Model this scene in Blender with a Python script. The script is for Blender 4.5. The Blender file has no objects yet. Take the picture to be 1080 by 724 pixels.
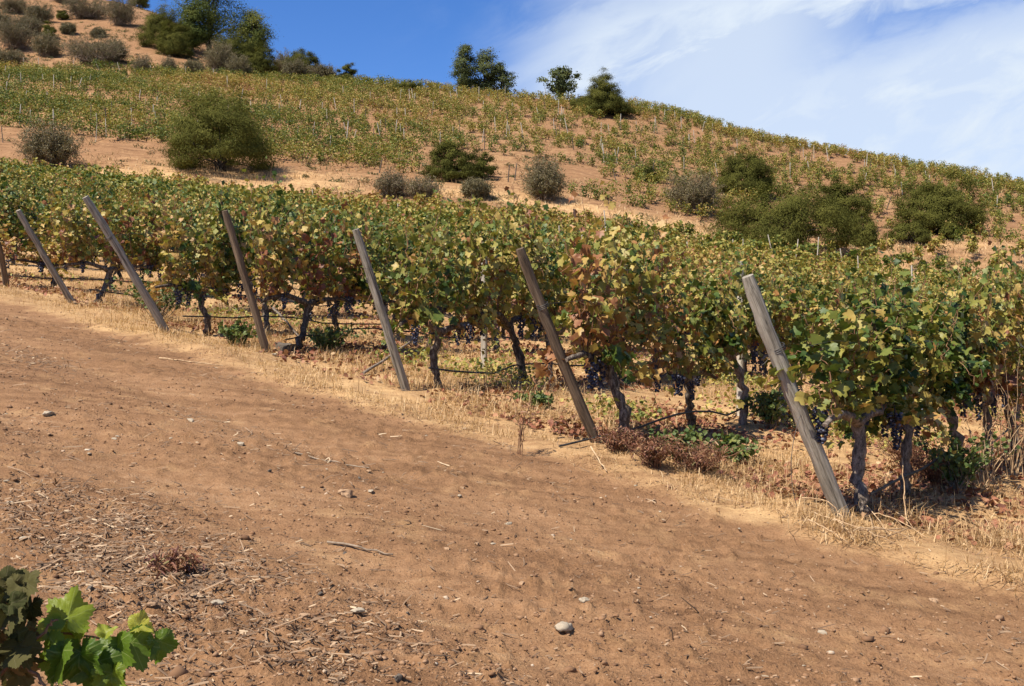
import bpy, math, random
import numpy as np
from mathutils import Vector

S = bpy.context.scene
C = S.collection
R = math.radians
PI = math.pi
rng = np.random.default_rng(11)
random.seed(5)

# ------------------------------------------------------------------ camera, sky, sun, exposure
FPX, CX, CY = 1158.0, 540.0, 362.0          # focal length and centre in photo pixels
CAM_H = 1.65
cam = bpy.data.cameras.new('camera')
cam.sensor_width = 36.0
cam.lens = 36.0 * FPX / 1080.0
cam.clip_start = 0.05
cam.clip_end = 3000
co = bpy.data.objects.new('camera', cam)
C.objects.link(co)
co.location = (0, 0, CAM_H)
co.rotation_euler = (R(90), 0, 0)
S.camera = co

SUN_EL = 53.0
SUN_AZ = (-0.76, -0.65)                     # horizontal direction towards the sun
w = bpy.data.worlds.new('World')
S.world = w
w.use_nodes = True
nt = w.node_tree
nt.nodes.clear()
N = nt.nodes.new
out = N('ShaderNodeOutputWorld')
bg = N('ShaderNodeBackground')
bg.inputs['Strength'].default_value = 0.068
sky = N('ShaderNodeTexSky')
sky.sky_type = 'NISHITA'
sky.sun_disc = False
sky.sun_elevation = R(SUN_EL)
sky.sun_rotation = math.atan2(SUN_AZ[0], SUN_AZ[1])
sky.altitude = 900
sky.air_density = 1.0
sky.dust_density = 0.3
sky.ozone_density = 4.0
# cirrus: noise on the direction of the sky, thicker towards +X
tc = N('ShaderNodeTexCoord')
sep = N('ShaderNodeSeparateXYZ')
nt.links.new(tc.outputs['Generated'], sep.inputs[0])
def math_node(op, a, b=None, clamp=False):
    n = N('ShaderNodeMath')
    n.operation = op
    n.use_clamp = clamp
    for i, v in enumerate((a, b)):
        if v is None: continue
        if isinstance(v, (int, float)): n.inputs[i].default_value = v
        else: nt.links.new(v, n.inputs[i])
    return n.outputs[0]
ypos = math_node('MAXIMUM', sep.outputs[1], 0.12)
gx = math_node('DIVIDE', sep.outputs[0], ypos)
gz = math_node('DIVIDE', sep.outputs[2], ypos)
gb = math_node('SUBTRACT', gz, math_node('MULTIPLY', gx, 0.34))      # across the streaks
comb = N('ShaderNodeCombineXYZ')
nt.links.new(math_node('MULTIPLY', gx, 5.5), comb.inputs[0])
nt.links.new(math_node('MULTIPLY', gb, 11.0), comb.inputs[1])
def wnoise(scale, detail, rough, dist=0.0):
    n = N('ShaderNodeTexNoise')
    n.inputs['Scale'].default_value = scale
    n.inputs['Detail'].default_value = detail
    n.inputs['Roughness'].default_value = rough
    n.inputs['Distortion'].default_value = dist
    nt.links.new(comb.outputs[0], n.inputs['Vector'])
    return n.outputs['Fac']
def wmap(v, a, b_, c=0.0, d=1.0):
    n = N('ShaderNodeMapRange')
    n.interpolation_type = 'SMOOTHSTEP'
    for k, q in (('From Min', a), ('From Max', b_), ('To Min', c), ('To Max', d)): n.inputs[k].default_value = q
    nt.links.new(v, n.inputs['Value'])
    return n.outputs[0]
wa, wb = wnoise(0.8, 6, 0.5, 0.4), wnoise(2.4, 9, 0.62, 0.5)
warp = math_node('ADD', math_node('MULTIPLY', math_node('SUBTRACT', wa, 0.5), 0.12), math_node('MULTIPLY', math_node('SUBTRACT', wb, 0.5), 0.10))
bw = math_node('ADD', gb, warp)
uw = math_node('ADD', gx, math_node('MULTIPLY', math_node('SUBTRACT', wa, 0.5), 0.25))
band = math_node('MULTIPLY', wmap(math_node('ABSOLUTE', math_node('SUBTRACT', bw, 0.232)), 0.090, 0.012), wmap(uw, -0.07, 0.08))
veil = math_node('MULTIPLY', wmap(bw, 0.205, 0.115), wmap(uw, 0.0, 0.16))
thin = math_node('MULTIPLY', wmap(wb, 0.42, 0.8), wmap(gx, -0.15, 0.25, 0.0, 0.55))
cl = math_node('MAXIMUM', math_node('MULTIPLY', band, 0.88), math_node('MULTIPLY', veil, 0.84))
cl = math_node('MULTIPLY', cl, math_node('ADD', math_node('MULTIPLY', wb, 1.1), 0.46))
gap = math_node('SUBTRACT', 1.0, math_node('MULTIPLY', wmap(gx, 0.22, 0.40), wmap(bw, 0.11, 0.18)))
pale = math_node('MULTIPLY', wmap(uw, -0.02, 0.15), math_node('MULTIPLY', gap, 0.80))
cloud = math_node('MAXIMUM', math_node('MAXIMUM', cl, pale), thin, True)
mixc = N('ShaderNodeMix')
mixc.data_type = 'RGBA'
mixc.inputs['B'].default_value = (6.2, 7.0, 8.0, 1)
nt.links.new(cloud, mixc.inputs['Factor'])
hs = N('ShaderNodeHueSaturation')
hs.inputs['Saturation'].default_value = 1.22
nt.links.new(sky.outputs[0], hs.inputs['Color'])
air = N('ShaderNodeMix')
air.data_type = 'RGBA'
air.blend_type = 'MULTIPLY'
air.inputs['Factor'].default_value = 1.0
air.inputs['B'].default_value = (1.04, 1.04, 1.30, 1)
nt.links.new(hs.outputs[0], air.inputs['A'])
nt.links.new(air.outputs['Result'], mixc.inputs['A'])
nt.links.new(mixc.outputs['Result'], bg.inputs['Color'])
nt.links.new(bg.outputs[0], out.inputs['Surface'])

sd = bpy.data.lights.new('sun', 'SUN')
sd.energy = 5.0
sd.angle = R(0.53)
sd.color = (1.0, 0.93, 0.82)
so = bpy.data.objects.new('sun', sd)
C.objects.link(so)
so.rotation_euler = (R(90 - SUN_EL), 0, math.atan2(SUN_AZ[0], -SUN_AZ[1]))
so.location = (-30, -20, 60)

S.view_settings.view_transform = 'Standard'
S.view_settings.look = 'None'
S.view_settings.gamma = 1
S.view_settings.exposure = 0.84
S.cycles.max_bounces = 6
S.cycles.transparent_max_bounces = 4

# ------------------------------------------------------------------ tagging helpers
def tag(o, label=None, cat=None, group=None, kind=None):
    if label: o['label'] = label
    if cat: o['category'] = cat
    if group: o['group'] = group
    if kind: o['kind'] = kind
    return o

def empty(name, loc, rz=0.0):
    o = bpy.data.objects.new(name, None)
    o.empty_display_size = 0.2
    o.location = loc
    o.rotation_euler = (0, 0, rz)
    C.objects.link(o)
    return o

def link(name, me, parent=None, loc=(0, 0, 0), rot=(0, 0, 0)):
    o = bpy.data.objects.new(name, me)
    C.objects.link(o)
    o.location = loc
    o.rotation_euler = rot
    if parent: o.parent = parent
    return o

def copy_tree(o, parent=None):
    c = o.copy()
    C.objects.link(c)
    if parent: c.parent = parent
    for ch in o.children: copy_tree(ch, c)
    return c

# ------------------------------------------------------------------ mesh helper
class MB:
    """collects vertices and faces (tris or quads), with one float per face"""
    def __init__(s): s.v = []; s.f3 = []; s.f4 = []; s.a3 = []; s.a4 = []; s.n = 0
    def add(s, v, f, a=0.5):
        v = np.asarray(v, float).reshape(-1, 3)
        f = np.asarray(f, int)
        a = np.broadcast_to(np.asarray(a, float), (len(f),))
        if f.shape[1] == 3: s.f3.append(f + s.n); s.a3.append(a)
        else: s.f4.append(f + s.n); s.a4.append(a)
        s.v.append(v)
        s.n += len(v)
    def mesh(s, name, mat, smooth=False):
        v = np.concatenate(s.v) if s.v else np.zeros((0, 3))
        f3 = np.concatenate(s.f3) if s.f3 else np.zeros((0, 3), int)
        f4 = np.concatenate(s.f4) if s.f4 else np.zeros((0, 4), int)
        at = np.concatenate(s.a3 + s.a4) if (s.a3 or s.a4) else np.zeros(0)
        return raw_mesh(name, v, f3, f4, mat, smooth, {'rnd': ('FACE', at)})

def raw_mesh(name, v, f3, f4, mat, smooth=False, attrs=None):
    me = bpy.data.meshes.new(name)
    nf3, nf4 = len(f3), len(f4)
    me.vertices.add(len(v))
    me.vertices.foreach_set('co', np.ascontiguousarray(v, dtype=np.float32).ravel())
    me.loops.add(nf3 * 3 + nf4 * 4)
    me.polygons.add(nf3 + nf4)
    me.loops.foreach_set('vertex_index', np.concatenate([np.ravel(f3), np.ravel(f4)]).astype(np.int32))
    st = np.concatenate([np.arange(nf3) * 3, nf3 * 3 + np.arange(nf4) * 4]).astype(np.int32)
    me.polygons.foreach_set('loop_start', st)
    if smooth: me.polygons.foreach_set('use_smooth', np.ones(nf3 + nf4, dtype=bool))
    for k, (dom, val) in (attrs or {}).items():
        a = me.attributes.new(k, 'FLOAT', dom)
        a.data.foreach_set('value', np.ascontiguousarray(val, dtype=np.float32))
    me.materials.append(mat)
    me.update()
    me.validate()
    return me

def nrm(a):
    a = np.asarray(a, float)
    return a / np.maximum(np.linalg.norm(a, axis=-1, keepdims=True), 1e-9)

def tube(mb, pts, rad, n=6, a=0.5, rough=0.0, cap=True, rg=None):
    pts = np.asarray(pts, float)
    m = len(pts)
    rad = np.broadcast_to(np.asarray(rad, float), (m,))
    tan = nrm(np.gradient(pts, axis=0))
    ref = np.array([0.41, 0.87, 0.17])
    u = nrm(np.cross(tan, ref))
    v = np.cross(tan, u)
    th = np.arange(n) * 2 * PI / n
    rr = rad[:, None] * np.ones(n)
    if rough: rr = rr * (1 + rough * ((rg or rng).random((m, n)) - 0.5) * 2)
    P = pts[:, None, :] + rr[..., None] * (np.cos(th)[None, :, None] * u[:, None, :] + np.sin(th)[None, :, None] * v[:, None, :])
    i = np.arange(m - 1)[:, None] * n
    j = np.arange(n)[None, :]
    k = (j + 1) % n
    F = np.stack([i + j, i + k, i + n + k, i + n + j], -1).reshape(-1, 4)
    mb.add(P.reshape(-1, 3), F, a)
    if cap:
        for row, fl in ((0, True), (m - 1, False)):
            base = P[row]
            c = base.mean(0)
            f = [[k_, (k_ + 1) % n, n] for k_ in range(n)]
            if fl: f = [[q[1], q[0], q[2]] for q in f]
            mb.add(np.vstack([base, c]), f, a)

def curve(p0, p1, bend, n=8, jit=0.0, rg=None):
    t = np.linspace(0, 1, n)[:, None]
    p0, p1, bend = np.asarray(p0, float), np.asarray(p1, float), np.asarray(bend, float)
    p = p0 * (1 - t) + p1 * t + bend * (4 * t * (1 - t))
    if jit:
        g = rg or rng
        q = g.normal(0, jit, (n, 3)); q[0] = 0
        p = p + q
    return p

# ------------------------------------------------------------------ noise
def vnoise(x, y, seed=0):
    ix, iy = np.floor(x), np.floor(y)
    fx, fy = x - ix, y - iy
    fx = fx * fx * (3 - 2 * fx); fy = fy * fy * (3 - 2 * fy)
    def h(a, b):
        q = np.sin(a * 127.1 + b * 311.7 + seed * 74.7) * 43758.5453
        return q - np.floor(q)
    return (h(ix, iy) * (1 - fx) + h(ix + 1, iy) * fx) * (1 - fy) + (h(ix, iy + 1) * (1 - fx) + h(ix + 1, iy + 1) * fx) * fy
def fbm(x, y, o=4, seed=0):
    s = 0.0; a = 0.5
    for k in range(o):
        s = s + a * (vnoise(x * 2 ** k + 17.3 * k, y * 2 ** k - 9.1 * k, seed + k) - 0.5)
        a *= 0.5
    return s * 2
def sstep(a, b, x):
    t = np.clip((x - a) / (b - a), 0, 1)
    return t * t * (3 - 2 * t)

# ------------------------------------------------------------------ terrain: a tilted road shelf, the vine field, the hill
PLA, PLB = -0.122, 0.0857                  # the shelf falls to +X, rises to +Y
cols = {
 -700: [(24, 205), (32, 184), (42, 164), (55, 146), (68, 126), (76, 106), (90, 72), (105, 42), (122, 15), (138, -5), (155, -30), (175, -55), (200, -80), (250, -95), (320, 100), (500, 300), (700, 362)],
 -300: [(24, 240), (32, 216), (42, 198), (55, 180), (68, 160), (76, 140), (90, 105), (105, 75), (122, 50), (138, 30), (155, 5), (175, -25), (200, -55), (250, -70), (320, 110), (500, 300), (700, 362)],
 0: [(24, 276), (32, 252), (42, 232), (55, 212), (68, 196), (76, 178), (90, 140), (105, 110), (122, 88), (138, 72), (155, 48), (175, 22), (200, -2), (240, -20), (300, 110), (500, 300), (700, 362)],
 150: [(24, 294), (32, 269), (42, 248), (55, 227), (68, 208), (76, 184), (90, 150), (105, 121), (122, 97), (138, 80), (155, 55), (175, 31), (200, 13), (222, 6), (290, 120), (500, 300), (700, 362)],
 270: [(24, 309), (32, 284), (42, 262), (55, 240), (68, 218), (76, 190), (90, 160), (105, 133), (122, 108), (138, 90), (155, 77), (170, 67), (182, 63), (250, 140), (500, 300), (700, 362)],
 360: [(24, 320), (32, 295), (42, 273), (55, 250), (68, 227), (76, 198), (90, 167), (105, 139), (122, 112), (138, 94), (150, 86), (220, 140), (500, 300), (700, 362)],
 540: [(24, 342), (32, 317), (42, 294), (55, 269), (68, 241), (76, 212), (90, 180), (105, 152), (122, 124), (138, 105), (148, 100), (210, 140), (500, 300), (700, 362)],
 700: [(24, 362), (32, 337), (42, 314), (55, 289), (68, 264), (76, 236), (90, 205), (105, 175), (122, 145), (135, 126), (145, 120), (210, 160), (500, 310), (700, 362)],
 810: [(24, 375), (32, 350), (42, 327), (55, 303), (68, 280), (76, 258), (90, 224), (105, 192), (118, 167), (130, 151), (138, 147), (200, 185), (500, 315), (700, 362)],
 945: [(24, 391), (32, 365), (42, 340), (55, 314), (68, 288), (76, 266), (90, 236), (105, 206), (118, 186), (128, 176), (134, 174), (200, 215), (500, 320), (700, 362)],
 1080: [(24, 408), (32, 378), (42, 350), (55, 322), (68, 292), (76, 268), (85, 247), (100, 220), (112, 207), (122, 201), (128, 200), (200, 240), (500, 320), (700, 362)],
 1400: [(24, 447), (32, 412), (42, 382), (55, 352), (68, 325), (76, 306), (90, 285), (105, 268), (120, 260), (128, 258), (200, 285), (500, 330), (700, 362)],
 1800: [(24, 495), (32, 455), (42, 420), (55, 390), (68, 365), (76, 348), (90, 330), (105, 315), (120, 308), (128, 306), (200, 320), (500, 340), (700, 362)],
}
def pchip(x, y, xq):
    x, y = np.asarray(x, float), np.asarray(y, float)
    h = np.diff(x); d = np.diff(y) / h
    m = np.zeros(len(x))
    for i in range(1, len(x) - 1):
        if d[i - 1] * d[i] > 0:
            w1, w2 = 2 * h[i] + h[i - 1], h[i] + 2 * h[i - 1]
            m[i] = (w1 + w2) / (w1 / d[i - 1] + w2 / d[i])
    m[0], m[-1] = d[0], d[-1]
    xq = np.clip(xq, x[0], x[-1])
    i = np.clip(np.searchsorted(x, xq, side='right') - 1, 0, len(x) - 2)
    t = (xq - x[i]) / h[i]
    return ((2 * t**3 - 3 * t**2 + 1) * y[i] + (t**3 - 2 * t**2 + t) * h[i] * m[i]
            + (-2 * t**3 + 3 * t**2) * y[i + 1] + (t**3 - t**2) * h[i] * m[i + 1])
LD0, LD1, ND, NU = math.log(14.0), math.log(700.0), 320, 260
ud = np.exp(np.linspace(LD0, LD1, ND))
px_cols = sorted(cols)
U0, U1 = (px_cols[0] - CX) / FPX, (px_cols[-1] - CX) / FPX
uu = np.linspace(U0, U1, NU)
tabc = []
for p in px_cols:
    u_ = (p - CX) / FPX
    kn = [(14, CY - FPX * (PLB + PLA * u_ - CAM_H / 14))] + cols[p]
    tabc.append((CY - pchip([k[0] for k in kn], [k[1] for k in kn], ud)) / FPX)
tabc = np.array(tabc)
TAB = np.array([pchip([(p - CX) / FPX for p in px_cols], tabc[:, j], uu) for j in range(ND)])   # ND x NU
ker = np.array([1, 4, 6, 4, 1]) / 16.0
for _ in range(2):
    pad = np.pad(TAB, ((0, 0), (2, 2)), mode='edge')
    TAB = sum(ker[k] * pad[:, k:k + NU] for k in range(5))

E0 = np.array([3.0, 6.45])                  # a point on the road's edge, the edge's direction, the way to the vines
ED = np.array([-0.732, 0.681]); EN = np.array([0.681, 0.732])
def sdist(x, y): return (x - E0[0]) * EN[0] + (y - E0[1]) * EN[1]
def tdist(x, y): return (x - E0[0]) * ED[0] + (y - E0[1]) * ED[1]

def base_h(x, y):
    x, y = np.asarray(x, float), np.asarray(y, float)
    plane = -CAM_H + PLA * x + PLB * y
    d = np.maximum(y, 14.0)
    u = np.clip(x / d, U0, U1 - 1e-6)
    fi = np.clip((np.log(d) - LD0) / (LD1 - LD0) * (ND - 1), 0, ND - 1.001)
    fj = np.clip((u - U0) / (U1 - U0) * (NU - 1), 0, NU - 1.001)
    i, j = fi.astype(int), fj.astype(int)
    a, b = fi - i, fj - j
    t = (TAB[i, j] * (1 - b) + TAB[i, j + 1] * b) * (1 - a) + (TAB[i + 1, j] * (1 - b) + TAB[i + 1, j + 1] * b) * a
    far = t * d
    k = sstep(14, 25, y)
    return plane * (1 - k) + far * k + CAM_H

ROWDIR = nrm(np.array([0.575, 0.818]))
B0 = np.array([2.42, 8.0])
STEP = np.array([-1.70, 1.70])
def edge_wobble(x, y):
    t = tdist(x, y)
    return 0.40 + 0.26 * fbm(t * 0.55, 0 * t + 3.3, 3, 5) + 0.16 * fbm(t * 2.4, 0 * t + 1.1, 3, 8)
def H(x, y):
    x, y = np.asarray(x, float), np.asarray(y, float)
    z = base_h(x, y)
    s, t = sdist(x, y), tdist(x, y)
    near = 1 - sstep(30, 60, y)
    sw = s + edge_wobble(x, y)
    field = sstep(-0.12, 0.35, sw)
    road = 1 - field
    z = z + near * road * (0.022 * fbm(t * 0.3, s * 1.9, 3, 21) + 0.006 * fbm(x * 2.6, y * 2.6, 3, 23) + 0.006 * fbm(t * 0.5, s * 5.0, 3, 26) + 0.006 * fbm(t * 1.5, s * 14.0, 3, 27)
                           - 0.030 * np.exp(-((s + 1.75) / 0.30) ** 2) - 0.036 * np.exp(-((s + 3.35) / 0.32) ** 2)
                           + 0.006 * fbm(t * 0.8, s * 9, 3, 24) + 0.030 * np.exp(-((s + 4.3) / 0.5) ** 2))
    clod = np.maximum(fbm(x * 17, y * 17, 3, 31) - 0.10, 0)
    z = z + near * road * (0.060 * clod * (0.25 + 1.5 * vnoise(x * 0.9, y * 0.9, 41)) + 0.008 * fbm(x * 26, y * 26, 2, 33))
    z = z + near * field * (0.06 + 0.09 * fbm(x * 0.9, y * 0.9, 4, 51) + 0.03 * fbm(x * 5, y * 5, 3, 52))
    hill = sstep(60, 85, y)
    z = z + hill * (0.9 * fbm(x * 0.05, y * 0.05, 4, 61) * sstep(80, 110, y) + 0.25 * fbm(x * 0.35, y * 0.5, 3, 63))
    # old terraces cut along the hill
    ph = (y + 0.22 * x + 2.0 * fbm(x * 0.05, y * 0.05, 2, 66)) / 2.9
    z = z + hill * (1 - sstep(150, 165, y)) * 0.16 * np.sin(2 * PI * ph)
    return z
def Hf(x, y): return float(H(np.array([x]), np.array([y]))[0])

def hit(px, py, d0=1.2, d1=330.0):
    """where the line of sight of a photo pixel meets the ground"""
    d = np.exp(np.linspace(math.log(d0), math.log(d1), 5000))
    x = (px - CX) / FPX * d
    z = CAM_H + (CY - py) / FPX * d
    g = H(x, d) >= z
    i = int(np.argmax(g)) if g.any() else len(d) - 1
    return float(x[i]), float(d[i]), Hf(x[i], d[i])
def can_hit(px, py):
    d = np.exp(np.linspace(math.log(60), math.log(300), 1500))
    return bool((H((px - CX) / FPX * d, d) >= CAM_H + (CY - py) / FPX * d).any())
def up(px, py, d): return np.array([(px - CX) / FPX * d, d, CAM_H + (CY - py) / FPX * d])

# ------------------------------------------------------------------ materials
def newmat(name):
    m = bpy.data.materials.new(name)
    m.use_nodes = True
    t = m.node_tree
    b = t.nodes['Principled BSDF']
    b.inputs['Specular IOR Level'].default_value = 0.25
    return m, t, b
def ramp(t, stops, interp='LINEAR'):
    r = t.nodes.new('ShaderNodeValToRGB')
    r.color_ramp.interpolation = interp
    e = r.color_ramp.elements
    while len(e) < len(stops): e.new(0.5)
    for k, (p, c) in enumerate(stops):
        e[k].position = p
        e[k].color = (*c, 1)
    return r
def tnoise(t, vec, scale, detail=4, rough=0.55):
    n = t.nodes.new('ShaderNodeTexNoise')
    n.inputs['Scale'].default_value = scale
    n.inputs['Detail'].default_value = detail
    n.inputs['Roughness'].default_value = rough
    if vec: t.links.new(vec, n.inputs['Vector'])
    return n.outputs['Fac']
def tmath(t, op, a, b=None, clamp=False):
    n = t.nodes.new('ShaderNodeMath')
    n.operation = op
    n.use_clamp = clamp
    for i, v in enumerate((a, b)):
        if v is None: continue
        if isinstance(v, (int, float)): n.inputs[i].default_value = v
        else: t.links.new(v, n.inputs[i])
    return n.outputs[0]
def tmix(t, fac, a, b, mode='MIX'):
    n = t.nodes.new('ShaderNodeMix')
    n.data_type = 'RGBA'
    n.blend_type = mode
    for nm, v in (('Factor', fac), ('A', a), ('B', b)):
        if isinstance(v, (int, float)): n.inputs[nm].default_value = v
        elif isinstance(v, tuple): n.inputs[nm].default_value = (*v, 1)
        else: t.links.new(v, n.inputs[nm])
    return n.outputs['Result']

def leaf_mat(name, stops, transl=0.30, jitter=0.16, rough=0.55, spec=0.3):
    m, t, b = newmat(name)
    at = t.nodes.new('ShaderNodeAttribute'); at.attribute_name = 'rnd'
    oi = t.nodes.new('ShaderNodeObjectInfo')
    tcn = t.nodes.new('ShaderNodeTexCoord')
    v = tmath(t, 'ADD', at.outputs['Fac'], tmath(t, 'MULTIPLY', tmath(t, 'SUBTRACT', oi.outputs['Random'], 0.5), jitter))
    v = tmath(t, 'ADD', v, tmath(t, 'MULTIPLY', tmath(t, 'SUBTRACT', tnoise(t, tcn.outputs['Object'], 22, 2), 0.5), 0.22), True)
    r = ramp(t, stops)
    t.links.new(v, r.inputs[0])
    t.links.new(r.outputs[0], b.inputs['Base Color'])
    b.inputs['Roughness'].default_value = rough
    b.inputs['Specular IOR Level'].default_value = spec
    tr = t.nodes.new('ShaderNodeBsdfTranslucent')
    t.links.new(tmix(t, 0.5, r.outputs[0], (0.55, 0.6, 0.15), 'SOFT_LIGHT'), tr.inputs['Color'])
    mx = t.nodes.new('ShaderNodeMixShader')
    mx.inputs[0].default_value = transl
    t.links.new(b.outputs[0], mx.inputs[1]); t.links.new(tr.outputs[0], mx.inputs[2])
    t.links.new(mx.outputs[0], t.nodes['Material Output'].inputs['Surface'])
    return m
VINE = [(0.0, (0.024, 0.050, 0.009)), (0.22, (0.060, 0.098, 0.016)), (0.42, (0.150, 0.162, 0.030)), (0.58, (0.265, 0.232, 0.048)),
        (0.76, (0.40, 0.285, 0.080)), (0.89, (0.32, 0.155, 0.055)), (1.0, (0.18, 0.065, 0.032))]
M_VINE = leaf_mat('vine_leaf', VINE, 0.24, 0.34, 0.50, 0.30)
HVINE = [(0.0, (0.04, 0.08, 0.02)), (0.3, (0.075, 0.12, 0.03)), (0.6, (0.14, 0.16, 0.042)), (0.85, (0.24, 0.19, 0.06)), (1.0, (0.20, 0.10, 0.045))]
M_FAR = leaf_mat('distant_vine_leaf', VINE, 0.26, 0.0, 0.55, 0.25)
M_SHOOT = leaf_mat('shoot_leaf', [(0.0, (0.045, 0.095, 0.012)), (0.45, (0.12, 0.19, 0.02)), (0.8, (0.28, 0.34, 0.035)), (1.0, (0.45, 0.43, 0.07))], 0.55, 0.0, 0.42)
M_DULL = leaf_mat('withered_leaf', [(0.0, (0.035, 0.04, 0.012)), (0.45, (0.085, 0.075, 0.026)), (0.75, (0.16, 0.105, 0.045)), (1.0, (0.22, 0.13, 0.07))], 0.25, 0.0, 0.8, 0.1)
M_ESPINO = leaf_mat('espino_leaf', [(0.0, (0.048, 0.050, 0.011)), (0.5, (0.088, 0.088, 0.019)), (1.0, (0.140, 0.132, 0.030))], 0.2, 0.25, 0.85, 0.06)
M_TREE = leaf_mat('tree_leaf', [(0.0, (0.04, 0.055, 0.014)), (0.5, (0.088, 0.105, 0.024)), (1.0, (0.185, 0.18, 0.040))], 0.30, 0.35, 0.8, 0.1)
M_RIDGE = leaf_mat('gum_leaf', [(0.0, (0.055, 0.068, 0.026)), (0.6, (0.10, 0.115, 0.042)), (1.0, (0.16, 0.165, 0.055))], 0.28, 0.2, 0.8, 0.1)
M_DRYLEAF = leaf_mat('dry_shrub_leaf', [(0.0, (0.075, 0.068, 0.032)), (0.5, (0.145, 0.122, 0.055)), (1.0, (0.22, 0.175, 0.085))], 0.2, 0.35)
M_SCRUB = leaf_mat('hill_scrub', [(0.0, (0.07, 0.085, 0.025)), (0.4, (0.14, 0.12, 0.045)), (0.7, (0.26, 0.175, 0.08)), (1.0, (0.38, 0.26, 0.12))], 0.2, 0.0)
M_LITTER = leaf_mat('fallen_leaf', [(0.0, (0.12, 0.045, 0.028)), (0.45, (0.25, 0.095, 0.05)), (0.75, (0.33, 0.17, 0.085)), (1.0, (0.45, 0.31, 0.17))], 0.1, 0.0, 0.7)
M_GRASS = leaf_mat('dry_grass',  [(0.0, (0.27, 0.14, 0.065)), (0.35, (0.42, 0.26, 0.12)), (0.75, (0.55, 0.37, 0.19)), (1.0, (0.64, 0.48, 0.28))], 0.25, 0.0, 0.7)
M_WEED = leaf_mat('green_weed', [(0.0, (0.05, 0.09, 0.025)), (0.5, (0.13, 0.16, 0.04)), (0.8, (0.34, 0.29, 0.07)), (1.0, (0.45, 0.36, 0.10))], 0.25, 0.0)
M_REDWEED = leaf_mat('red_weed', [(0.0, (0.10, 0.04, 0.028)), (0.5, (0.22, 0.09, 0.05)), (0.85, (0.33, 0.19, 0.10)), (1.0, (0.16, 0.17, 0.05))], 0.2, 0.0)

def wood_mat(name, c0, c1, c2, scale=14, stretch=0.12, bump=0.4, rough=0.85):
    m, t, b = newmat(name)
    tcn = t.nodes.new('ShaderNodeTexCoord')
    mp = t.nodes.new('ShaderNodeMapping')
    mp.inputs['Scale'].default_value = (1, 1, stretch)
    t.links.new(tcn.outputs['Object'], mp.inputs['Vector'])
    oi = t.nodes.new('ShaderNodeObjectInfo')
    n = tnoise(t, mp.outputs[0], scale, 8, 0.65)
    n_ = tnoise(t, mp.outputs[0], scale * 5, 4, 0.6)
    v = tmath(t, 'ADD', tmath(t, 'MULTIPLY', n, 0.65), tmath(t, 'MULTIPLY', n_, 0.35))
    v = tmath(t, 'ADD', v, tmath(t, 'MULTIPLY', tmath(t, 'SUBTRACT', oi.outputs['Random'], 0.5), 0.10))
    r = ramp(t, [(0.39, c0), (0.50, c1), (0.63, c2)])
    t.links.new(v, r.inputs[0])
    t.links.new(r.outputs[0], b.inputs['Base Color'])
    b.inputs['Roughness'].default_value = rough
    bp = t.nodes.new('ShaderNodeBump')
    bp.inputs['Strength'].default_value = bump
    bp.inputs['Distance'].default_value = 0.01
    t.links.new(v, bp.inputs['Height'])
    t.links.new(bp.outputs[0], b.inputs['Normal'])
    return m
M_POST = wood_mat('weathered_post', (0.05, 0.042, 0.032), (0.20, 0.172, 0.128), (0.37, 0.33, 0.26), 34, 0.045, 1.0)
M_POSTDK = wood_mat('brown_post', (0.035, 0.024, 0.015), (0.12, 0.082, 0.050), (0.21, 0.15, 0.095), 34, 0.045, 1.0)
M_BARK = wood_mat('vine_bark', (0.025, 0.018, 0.013), (0.075, 0.055, 0.04), (0.27, 0.22, 0.17), 42, 0.30, 0.9)
M_BARKPALE = wood_mat('pale_vine_bark', (0.05, 0.04, 0.03), (0.17, 0.13, 0.10), (0.33, 0.27, 0.21), 42, 0.30, 0.9)
M_CANE = wood_mat('cane', (0.10, 0.05, 0.028), (0.19, 0.095, 0.05), (0.27, 0.15, 0.08), 20, 0.3, 0.3)
M_STRAW = wood_mat('straw_cane', (0.24, 0.145, 0.075), (0.40, 0.265, 0.145), (0.52, 0.38, 0.23), 20, 0.3, 0.2)
M_STAKE = wood_mat('pale_stake', (0.21, 0.175, 0.13), (0.38, 0.33, 0.26), (0.50, 0.45, 0.37), 16, 0.1, 0.3)
M_STAKEDK = wood_mat('dark_stake', (0.04, 0.03, 0.022), (0.085, 0.065, 0.05), (0.14, 0.11, 0.085), 16, 0.1, 0.3)
M_LIMB = wood_mat('shrub_limb', (0.018, 0.014, 0.011), (0.045, 0.035, 0.026), (0.09, 0.07, 0.055), 8, 0.3, 0.4)
M_TWIG = wood_mat('dry_twig', (0.08, 0.06, 0.042), (0.17, 0.125, 0.085), (0.28, 0.21, 0.145), 9, 0.5, 0.2)
M_DEBRIS = leaf_mat('woody_debris', [(0.0, (0.07, 0.042, 0.025)), (0.5, (0.18, 0.112, 0.065)), (0.85, (0.30, 0.20, 0.12)), (1.0, (0.50, 0.38, 0.24))], 0.02, 0.0, 0.85)
M_PEBBLE = leaf_mat('pebble', [(0.0, (0.09, 0.045, 0.023)), (0.6, (0.22, 0.118, 0.058)), (0.92, (0.32, 0.20, 0.115)), (1.0, (0.42, 0.35, 0.26))], 0.0, 0.0, 0.9)
m, t, b = newmat('wire'); b.inputs['Base Color'].default_value = (0.10, 0.09, 0.08, 1); b.inputs['Metallic'].default_value = 0.6; b.inputs['Roughness'].default_value = 0.55; M_WIRE = m
m, t, b = newmat('hose')
tcn = t.nodes.new('ShaderNodeTexCoord')
hr_ = ramp(t, [(0.4, (0.018, 0.018, 0.02)), (0.7, (0.06, 0.055, 0.05))]); t.links.new(tnoise(t, tcn.outputs['Object'], 9), hr_.inputs[0]); t.links.new(hr_.outputs[0], b.inputs['Base Color'])
b.inputs['Roughness'].default_value = 0.5; M_HOSE = m
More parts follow.
